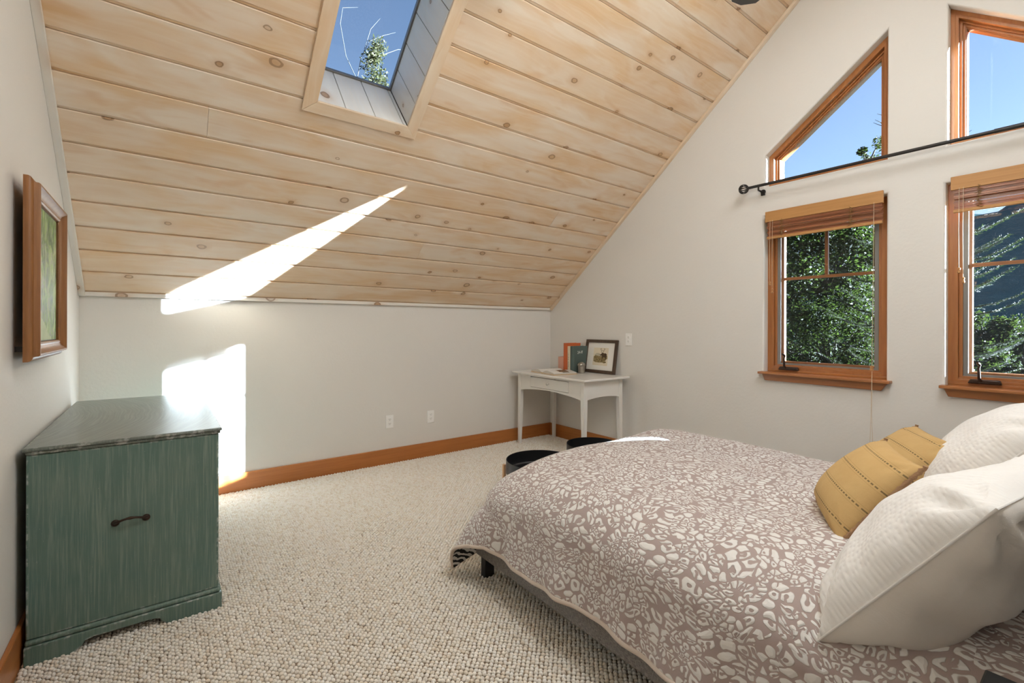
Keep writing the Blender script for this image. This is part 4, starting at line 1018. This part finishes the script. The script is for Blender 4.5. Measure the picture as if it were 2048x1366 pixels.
for b_ in B:
    for a_ in A: vs.append(quilt_point(a_, b_)); uvq.append((a_, b_))
na, nb = len(A), len(B)
fs = [(j * na + i, (j + 1) * na + i, (j + 1) * na + i + 1, j * na + i + 1) for j in range(nb - 1) for i in range(na - 1)]
me = bpy.data.meshes.new('quilt'); me.from_pydata(vs, [], fs)
for m_ in (M_QUILT, M_ZEBRA, M_HEM): me.materials.append(m_)
ul = me.uv_layers.new(name='uv'); lv = np.empty(len(me.loops), np.int32); me.loops.foreach_get('vertex_index', lv)
ul.data.foreach_set('uv', np.array(uvq, np.float32)[lv].ravel())
me.shade_smooth(); me.validate(); me.update()
if me.polygons[na * nb // 2].normal.z < 0: me.flip_normals()
quilt = bpy.data.objects.new('quilt', me); C.objects.link(quilt)
so_ = quilt.modifiers.new('thickness', 'SOLIDIFY'); so_.thickness = 0.011; so_.offset = -1; so_.material_offset = 1; so_.material_offset_rim = 2
tag(quilt, 'mauve and white leopard patterned quilt spread over the bed', 'quilt')
# bound hem
hem = MB(); path = [quilt_point(-QL, b_) for b_ in B[::-1]] + [quilt_point(a_, -QLF) for a_ in A[1:]] + [quilt_point(Wd + QL, b_) for b_ in B[1:]]
hem.tube(path[::1], 0.0085, 6); hem.build('binding', M_HEM, quilt, smooth=60)

# ------------------------------------------------------------------ pillows
def cushion_mesh(w_, h_, t_, seed, pinch=0.05, wr=0.010, n=44, bulge_low=0.25, power=2.2, crease=None):
    """closed pillow; local x width, y height (0..h), z thickness (front +)"""
    us = np.linspace(-1, 1, n); V = []; UVs = []
    def pt(u, v, side):
        e = (1 - abs(u) ** power) * (1 - abs(v) ** power); e = max(e, 0) ** 0.52
        px = u * w_ / 2 * (1 - pinch * (1 - v * v) * abs(u) ** 2); py = v * h_ / 2 * (1 - pinch * (1 - u * u) * abs(v) ** 2)
        th = t_ / 2 * e * (1 + bulge_low * (-v) * 0.6)
        s = side * th
        q = Vector((px * 5 + seed, py * 5, side * 1.3 + seed))
        k = min(1, e * 2.2)
        k *= 1.0 if side > 0 else 1.7
        s += side * k * wr * (noise.noise(q) * 1.2 + noise.noise(q * 2.3) * 0.7)
        # creases that run in from the corners
        cx, cyy = 1 - abs(u), 1 - abs(v)
        rad = math.hypot(cx, cyy); ang = math.atan2(cyy, cx)
        s += side * wr * 1.1 * math.sin(ang * 9 + seed) * math.exp(-((rad - 0.30) / 0.22) ** 2) * min(1, e * 3)
        return (px, py + h_ / 2, s)
    idx = {}
    for side in (1, -1):
        for j, v in enumerate(us):
            for i, u in enumerate(us):
                border = i in (0, n - 1) or j in (0, n - 1)
                if border and side == -1: idx[(side, i, j)] = idx[(1, i, j)]; continue
                idx[(side, i, j)] = len(V); V.append(pt(u, v, side)); UVs.append((u * w_ / 2, v * h_ / 2))
    Fs, MI = [], []
    for side in (1, -1):
        for j in range(n - 1):
            for i in range(n - 1):
                q = [idx[(side, i, j)], idx[(side, i + 1, j)], idx[(side, i + 1, j + 1)], idx[(side, i, j + 1)]]
                Fs.append(tuple(q if side == 1 else q[::-1])); MI.append(0 if side == 1 else 1)
    return V, Fs, MI, UVs
def pillow(name, label, cat, group, p0, ang, w_, h_, t_, seed, mats, rz=0.0, roll=0.0, **kw):
    V, Fs, MI, UVs = cushion_mesh(w_, h_, t_, seed, **kw)
    me = bpy.data.meshes.new(name); me.from_pydata(V, [], Fs)
    for m_ in mats: me.materials.append(m_)
    me.polygons.foreach_set('material_index', MI)
    ul = me.uv_layers.new(name='uv'); lv = np.empty(len(me.loops), np.int32); me.loops.foreach_get('vertex_index', lv)
    ul.data.foreach_set('uv', np.array(UVs, np.float32)[lv].ravel()); me.shade_smooth()
    o = bpy.data.objects.new(name, me); C.objects.link(o)
    # local x -> world -x, local y -> up the lean (back towards -y), local z -> the foot of the bed
    B3 = Matrix(((-1, 0, 0), (0, -math.cos(ang), math.sin(ang)), (0, math.sin(ang), math.cos(ang))))
    M = Matrix.Translation(p0) @ Matrix.Rotation(rz, 4, 'Z') @ B3.to_4x4() @ Matrix.Rotation(roll, 4, 'Z')
    o.matrix_world = M
    tag(o, label, cat, group)
    return o
GP = 'white pillows propped at the bed head'
A1 = math.radians(54)
pa = pillow('pillow', 'large white waffle pillow leaning nearest the nightstand', 'pillow', GP, (-2.000, -3.625, 0.500), A1, 0.68, 0.52, 0.29, 1.3, (M_SHAM, M_SHAMBACK), rz=math.radians(-8), pinch=0.035, wr=0.014)
pb = pillow('pillow', 'white pillow squeezed flat behind the large waffle pillow', 'pillow', GP, (-1.76, -3.76, 0.555), math.radians(55), 0.66, 0.46, 0.22, 4.7, (M_SHAM, M_SHAMBACK), pinch=0.04, wr=0.018)
pc = pillow('pillow', 'white waffle pillow on the far side of the bed below the window', 'pillow', GP, (-1.165, -3.60, 0.575), math.radians(52), 0.70, 0.50, 0.30, 7.9, (M_SHAM, M_SHAMBACK), pinch=0.035, wr=0.012)
def piping(o, w_, h_, pinch):
    pts = []
    for k in range(4):
        for t in np.linspace(-1, 1, 16, endpoint=False):
            u, v = ((t, -1), (1, t), (-t, 1), (-1, -t))[k]
            pts.append((u * w_ / 2 * (1 - pinch * (1 - v * v) * u * u), v * h_ / 2 * (1 - pinch * (1 - u * u) * v * v) + h_ / 2, 0.0))
    MB().tube(pts, 0.0026, 6, closed=True).build('seam', M_SHAM, o, smooth=60)
piping(pa, 0.68, 0.52, 0.035); piping(pb, 0.66, 0.46, 0.04); piping(pc, 0.70, 0.50, 0.035)
GY = 'mustard cushions in front of the pillows'
def trim_cushion(o, w_, h_):
    """braided cord along the two side seams"""
    for sx in (1, -1):
        pts = []
        for v in np.linspace(-0.97, 0.97, 40):
            px = sx * w_ / 2 * (1 - 0.06 * (1 - v * v)); pts.append((px, v * h_ / 2 + h_ / 2, 0.002 * math.sin(v * 60)))
        b = MB().tube(pts, [0.0065 + 0.0012 * math.sin(k * 2.1) for k in range(40)], 7)
        b.build('braid_trim', M_BRAID, o, smooth=60)
y1 = pillow('cushion', 'mustard stitched cushion in front, resting on the quilt', 'cushion', GY, (-1.770, -3.405, 0.582), math.radians(52), 0.37, 0.335, 0.19, 2.2, (M_CUSHION, M_CUSHION), rz=math.radians(28), pinch=0.06, wr=0.005, n=40)
y2 = pillow('cushion', 'mustard cushion farther back, half behind the front cushion', 'cushion', GY, (-1.300, -3.395, 0.600), math.radians(46), 0.38, 0.320, 0.17, 5.1, (M_CUSHION, M_CUSHION), rz=math.radians(32), pinch=0.06, wr=0.006, n=40)
trim_cushion(y1, 0.37, 0.345); trim_cushion(y2, 0.38, 0.330)

# black nightstand (only its corner shows)
ns = thing('nightstand', 'black nightstand corner beside the bed at lower edge', 'nightstand', (-2.665, -4.090, 0))
MB().box(-0.215, 0.215, -0.215, 0.215, 0.635, 0.660).build('top', M_BLACK, ns, bevel=0.003)
MB().box(-0.200, 0.200, -0.200, 0.200, 0.40, 0.6345).build('body', M_BLACK, ns, bevel=0.003)
d_ = MB().box(-0.185, 0.185, 0.2005, 0.212, 0.42, 0.615).build('drawer', M_BLACK, ns, bevel=0.003)
MB().lathe([(0.004, 0.0), (0.004, 0.012), (0.011, 0.018), (0.0, 0.024)], 16, (0, 0.212, 0.52), Matrix.Rotation(-PI / 2, 3, 'X')).build('knob', M_STEEL, d_, smooth=40)
for sx in (-1, 1):
    for sy in (-1, 1): MB().box(sx * 0.18 - 0.018, sx * 0.18 + 0.018, sy * 0.18 - 0.018, sy * 0.18 + 0.018, 0.0035, 0.3995).build('leg', M_BLACK, ns, bevel=0.003)

# ------------------------------------------------------------------ ceiling fan at the ridge
fan = thing('ceiling_fan', 'dark bladed ceiling fan hanging from the ridge', 'ceiling fan', (-2.20, RY, 0))
MB().lathe([(0.014, RZ - 0.30), (0.050, RZ - 0.29), (0.085, RZ - 0.20), (0.085, RZ - 0.10), (0.07, RZ - 0.07)], 24).build('canopy', M_FANMETAL, fan, smooth=40)
MB().tube([(0, 0, RZ - 0.29), (0, 0, 2.80)], 0.014, 12).build('downrod', M_FANMETAL, fan, smooth=40)
MB().lathe([(0.02, 2.84), (0.06, 2.82), (0.11, 2.77), (0.12, 2.71), (0.09, 2.66), (0.055, 2.63), (0.05, 2.615)], 28).build('motor', M_FANMETAL, fan, smooth=40)
for k in range(5):
    a = math.radians(21 + 72 * k); Mz = Matrix.Rotation(a, 4, 'Z')
    b = MB(); n = 12
    o_ = [(0.15, -0.045), (0.35, -0.062), (0.60, -0.070), (0.70, -0.062), (0.735, -0.03), (0.735, 0.03), (0.70, 0.062), (0.60, 0.070), (0.35, 0.062), (0.15, 0.045)]
    b.prism(o_, lambda u, v, h: (u, v, 2.685 + v * 0.21 + h), 0, 0.007)
    b.build('blade', M_FAN, fan, mw=Mz, bevel=0.002)
    MB().box(0.08, 0.20, -0.015, 0.015, 2.676, 2.684).build('blade_iron', M_FANMETAL, fan, mw=Mz)
def m_emit():
    m = bpy.data.materials.new('added_lamp_bowl'); m.use_nodes = True; t = m.node_tree; t.nodes.clear(); n = N(t)
    o = n.new('OutputMaterial'); e = n.new('Emission'); e.inputs[0].default_value = (*FAN_FILL_COLOR, 1); e.inputs[1].default_value = 3.0; t.links.new(e.outputs[0], o.inputs[0]); return m
MB().lathe([(0.050, 2.614), (0.105, 2.606), (0.115, 2.585), (0.095, 2.545), (0.05, 2.515), (0.0005, 2.508)], 28).build('added_lamp_bowl', m_emit(), fan, smooth=60)  # glowing light kit added to the fan
ld = bpy.data.lights.new('fan_fill', 'POINT'); ld.energy = FAN_FILL; ld.color = FAN_FILL_COLOR; ld.shadow_soft_size = 0.11  # fill light added beneath the fan to brighten the room
lo = bpy.data.objects.new('fan_fill', ld); C.objects.link(lo); lo.location = (-2.20, RY, 2.39)

# ------------------------------------------------------------------ outdoors
MB().quad([(-60, -300, -3.2), (420, -300, -3.2), (420, 300, -3.2), (-60, 300, -3.2)]).build('ground', M_GROUND, kind='structure')
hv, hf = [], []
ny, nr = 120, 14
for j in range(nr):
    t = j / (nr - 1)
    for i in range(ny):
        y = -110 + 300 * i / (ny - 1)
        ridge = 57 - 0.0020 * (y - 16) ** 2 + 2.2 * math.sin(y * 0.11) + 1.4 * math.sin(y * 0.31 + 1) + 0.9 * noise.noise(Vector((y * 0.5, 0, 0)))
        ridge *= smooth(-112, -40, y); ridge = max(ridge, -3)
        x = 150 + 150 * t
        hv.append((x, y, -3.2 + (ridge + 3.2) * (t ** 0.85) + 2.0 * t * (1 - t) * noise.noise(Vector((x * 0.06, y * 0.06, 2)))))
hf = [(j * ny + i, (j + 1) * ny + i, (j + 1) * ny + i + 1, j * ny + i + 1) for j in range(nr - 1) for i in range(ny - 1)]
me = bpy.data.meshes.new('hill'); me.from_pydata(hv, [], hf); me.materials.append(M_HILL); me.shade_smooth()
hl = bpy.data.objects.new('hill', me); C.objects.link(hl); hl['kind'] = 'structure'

def leaf_cloud(name, m, parent, centers, radii, n, size, seed, flat=0.0):
    """n small folded leaves scattered through overlapping clumps"""
    g = np.random.default_rng(seed)
    k = g.integers(0, len(centers), n); c = np.array(centers)[k]; r = np.array(radii)[k]
    d = g.normal(size=(n, 3)); d /= np.linalg.norm(d, axis=1, keepdims=True)
    p = c + d * (r * g.random(n) ** 0.45)[:, None] if r.ndim == 1 else c + d * r * (g.random(n) ** 0.45)[:, None]
    a = g.normal(size=(n, 3)); a[:, 2] *= 0.6; a /= np.linalg.norm(a, axis=1, keepdims=True)
    b = np.cross(a, g.normal(size=(n, 3))); b /= np.linalg.norm(b, axis=1, keepdims=True)
    s = size * (0.6 + 0.8 * g.random(n))[:, None]
    q = np.stack([p - a * s, p - b * s * 0.45, p + a * s, p + b * s * 0.45], 1).reshape(-1, 3)
    me = bpy.data.meshes.new(name); me.vertices.add(4 * n); me.vertices.foreach_set('co', q.astype(np.float32).ravel())
    me.loops.add(4 * n); me.loops.foreach_set('vertex_index', np.arange(4 * n, dtype=np.int32)); me.polygons.add(n)
    me.polygons.foreach_set('loop_start', np.arange(0, 4 * n, 4, dtype=np.int32)); me.polygons.foreach_set('loop_total', np.full(n, 4, np.int32))
    me.materials.append(m); me.update(calc_edges=True)
    o = bpy.data.objects.new(name, me); C.objects.link(o); o.parent = parent; o['kind'] = 'stuff'
    return o
def broadleaf(label, loc, top, rad, nclump, nleaf, size, seed, m, name='leafy_tree', bark=M_BARK, zlow=0.0):
    """loc on the ground, top: height of the crown top above loc"""
    t = thing(name, label, 'tree', loc); g = random.Random(seed)
    cen, rr = [], []
    br = MB(); tr = top * 0.93
    spine = [(0.12 * math.sin(k * 1.3 + seed), 0.12 * math.cos(k * 1.7 + seed), tr * k / 7) for k in range(8)]
    MB().tube(spine, [max(0.022, 0.16 * (1 - k / 7.6)) for k in range(8)], 9).build('trunk', bark, t, smooth=60)
    for k in range(nclump):
        h = zlow + (top - zlow) * (0.04 + 0.96 * (k + 0.5) / nclump); u = (h - zlow) / (top - zlow)
        ww = rad * (math.sin(PI * min(1, 0.22 + 0.72 * u)) ** 0.7); a = g.uniform(0, 2 * PI); q = ww * g.random() ** 0.5
        c = (q * math.cos(a), q * math.sin(a), h); cen.append(c); rr.append(g.uniform(0.22, 0.40) * rad * 0.75)
        s = Vector(spine[max(0, min(7, int(7 * (h - 0.5) / tr)))]); e = Vector(c)
        br.tube([s, s.lerp(e, 0.5) + Vector((0, 0, 0.12)), e], [0.035, 0.02, 0.008], 5)
    br.build('branches', bark, t, smooth=60)
    leaf_cloud('foliage', m, t, cen, rr, nleaf, size, seed)
    return t
GZ = -3.2
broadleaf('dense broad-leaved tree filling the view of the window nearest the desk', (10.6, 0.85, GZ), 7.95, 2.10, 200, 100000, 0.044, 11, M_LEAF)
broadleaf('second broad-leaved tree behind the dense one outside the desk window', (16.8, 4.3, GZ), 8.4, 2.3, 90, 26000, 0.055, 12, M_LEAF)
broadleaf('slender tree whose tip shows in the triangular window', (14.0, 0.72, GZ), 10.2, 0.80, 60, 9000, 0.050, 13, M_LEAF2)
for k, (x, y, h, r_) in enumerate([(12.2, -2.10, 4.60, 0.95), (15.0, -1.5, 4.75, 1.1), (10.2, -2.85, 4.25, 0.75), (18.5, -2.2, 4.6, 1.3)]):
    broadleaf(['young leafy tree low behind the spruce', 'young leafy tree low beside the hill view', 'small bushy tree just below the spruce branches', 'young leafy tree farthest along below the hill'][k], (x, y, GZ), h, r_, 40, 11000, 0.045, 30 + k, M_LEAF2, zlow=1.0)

def spruce(label, loc, top, rad, seed, nwh=26):
    t = thing('spruce_tree', label, 'tree', loc); g = random.Random(seed)
    MB().tube([(0, 0, 0), (0, 0, top * 0.5), (0, 0, top)], [0.16, 0.10, 0.012], 10).build('trunk', M_BARK, t, smooth=60)
    V, Fc = [], []; br = MB()
    def needle_shoot(p, d, ln):
        d = d.normalized(); s1 = d.cross(Vector((0, 0, 1))).normalized(); s2 = s1.cross(d)
        nn_ = int(ln / 0.0075)
        for q in range(nn_):
            a = g.uniform(0, 2 * PI); o_ = p + d * (ln * q / nn_)
            e = o_ + (d * 0.55 + (s1 * math.cos(a) + s2 * math.sin(a)) * 0.9) * g.uniform(0.020, 0.034)
            w_ = d.cross(e - o_).normalized() * 0.0030; i = len(V)
            V.extend([tuple(o_ + w_), tuple(o_ - w_), tuple(e)]); Fc.append((i, i + 1, i + 2))
    for wv in range(nwh):
        u = wv / nwh; h = 1.6 + (top - 1.9) * u
        for bq in range(6):
            a = g.uniform(0, 2 * PI); ln = rad * (1 - u) ** 0.75 * g.uniform(0.75, 1.1) + 0.12
            # only branches that reach towards the house side are thickly needled
            d = Vector((math.cos(a), math.sin(a), 0)); p = Vector((0, 0, h + g.uniform(-0.08, 0.08)))
            pts = [p + d * ln * s + Vector((0, 0, -0.16 * ln * math.sin(PI * s * 0.9) + 0.16 * ln * s * s)) for s in np.linspace(0, 1, 7)]
            br.tube(pts, [0.018 * (1 - s) + 0.003 for s in np.linspace(0, 1, 7)], 5)
            if h < 3.0 or h > 7.2: continue
            for s in np.linspace(0.22, 1.0, max(4, int(ln / 0.055))):
                k = min(5, int(s * 6)); o_ = Vector(pts[k]).lerp(Vector(pts[k + 1]), s * 6 - k); dd = (Vector(pts[k + 1]) - Vector(pts[k])).normalized()
                side = dd.cross(Vector((0, 0, 1))).normalized(); tl = 0.10 + 0.20 * (1 - s) * min(1, ln)
                for sg in (-1, 1): needle_shoot(o_, dd * 0.75 + side * sg * 0.75 + Vector((0, 0, g.uniform(-0.15, 0.1))), tl * g.uniform(0.7, 1.1))
            needle_shoot(Vector(pts[5]), Vector(pts[6]) - Vector(pts[5]), 0.22)
    br.build('branches', M_BARK, t)
    me = bpy.data.meshes.new('needles'); me.from_pydata(V, [], Fc); me.materials.append(M_NEEDLE)
    o = bpy.data.objects.new('needles', me); C.objects.link(o); o.parent = t; o['kind'] = 'stuff'
    return t
spruce('blue green spruce with drooping branches outside the window above the pillows', (7.1, -1.80, GZ), 10.0, 1.95, 5, 32)
# unseen tall pine placed so its trunk keeps low sun off the desk-side windows
pine = thing('shading_pine', 'unseen tall pine with a thick bare trunk, placed outside to shade the windows nearest the desk', 'tree', (2.5, -5.513, GZ))
MB().tube([(0, 0, 0), (0, 0, 5), (0, 0, 9), (0, 0, 14)], [0.305, 0.30, 0.295, 0.12], 20).build('trunk', M_BARK, pine, smooth=60)
leaf_cloud('foliage', M_PINENEEDLE, pine, [(random.uniform(-1, 1), random.uniform(-1, 1), random.uniform(11, 14.5)) for _ in range(30)], [0.6] * 30, 5000, 0.12, 77)
# tall birch seen through the skylight
bi = thing('birch_tree', 'tall birch top with bare pale twigs above the skylight', 'tree', (1.2, 10.0, GZ))
MB().tube([(0, 0, 0), (0.05, 0, 6), (-0.05, 0, 10.5), (-0.12, 0, 11.9)], [0.20, 0.15, 0.07, 0.03], 10).build('trunk', M_BIRCH, bi, smooth=60)
tw = MB()
tw.tube([(-0.12, 0, 11.9), (-0.45, 0, 12.5), (-0.62, 0, 13.4), (-0.55, 0, 13.9), (-0.1, 0, 14.1)], [0.010, 0.008, 0.007, 0.005, 0.003], 6)
tw.tube([(-0.12, 0, 11.9), (0.0, 0, 12.6), (0.25, 0, 13.2), (0.7, 0, 13.55), (1.1, 0, 13.8)], [0.011, 0.010, 0.009, 0.006, 0.003], 6)
tw.tube([(0.25, 0, 12.5), (0.7, 0, 12.95), (1.2, 0, 13.3), (1.7, 0, 13.4)], [0.010, 0.009, 0.007, 0.004], 6)
tw.tube([(0.1, 0, 12.9), (0.3, 0, 13.6), (0.6, 0, 14.05)], [0.008, 0.006, 0.003], 6)
tw.build('twigs', M_BIRCH, bi, smooth=60)
leaf_cloud('foliage', M_GOLD, bi, [(0.45 + random.uniform(-0.35, 0.35) * (1.2 - k / 26), random.uniform(-0.4, 0.4), 11.2 + k * 0.075) for k in range(26)], [0.26] * 26, 2600, 0.045, 78)
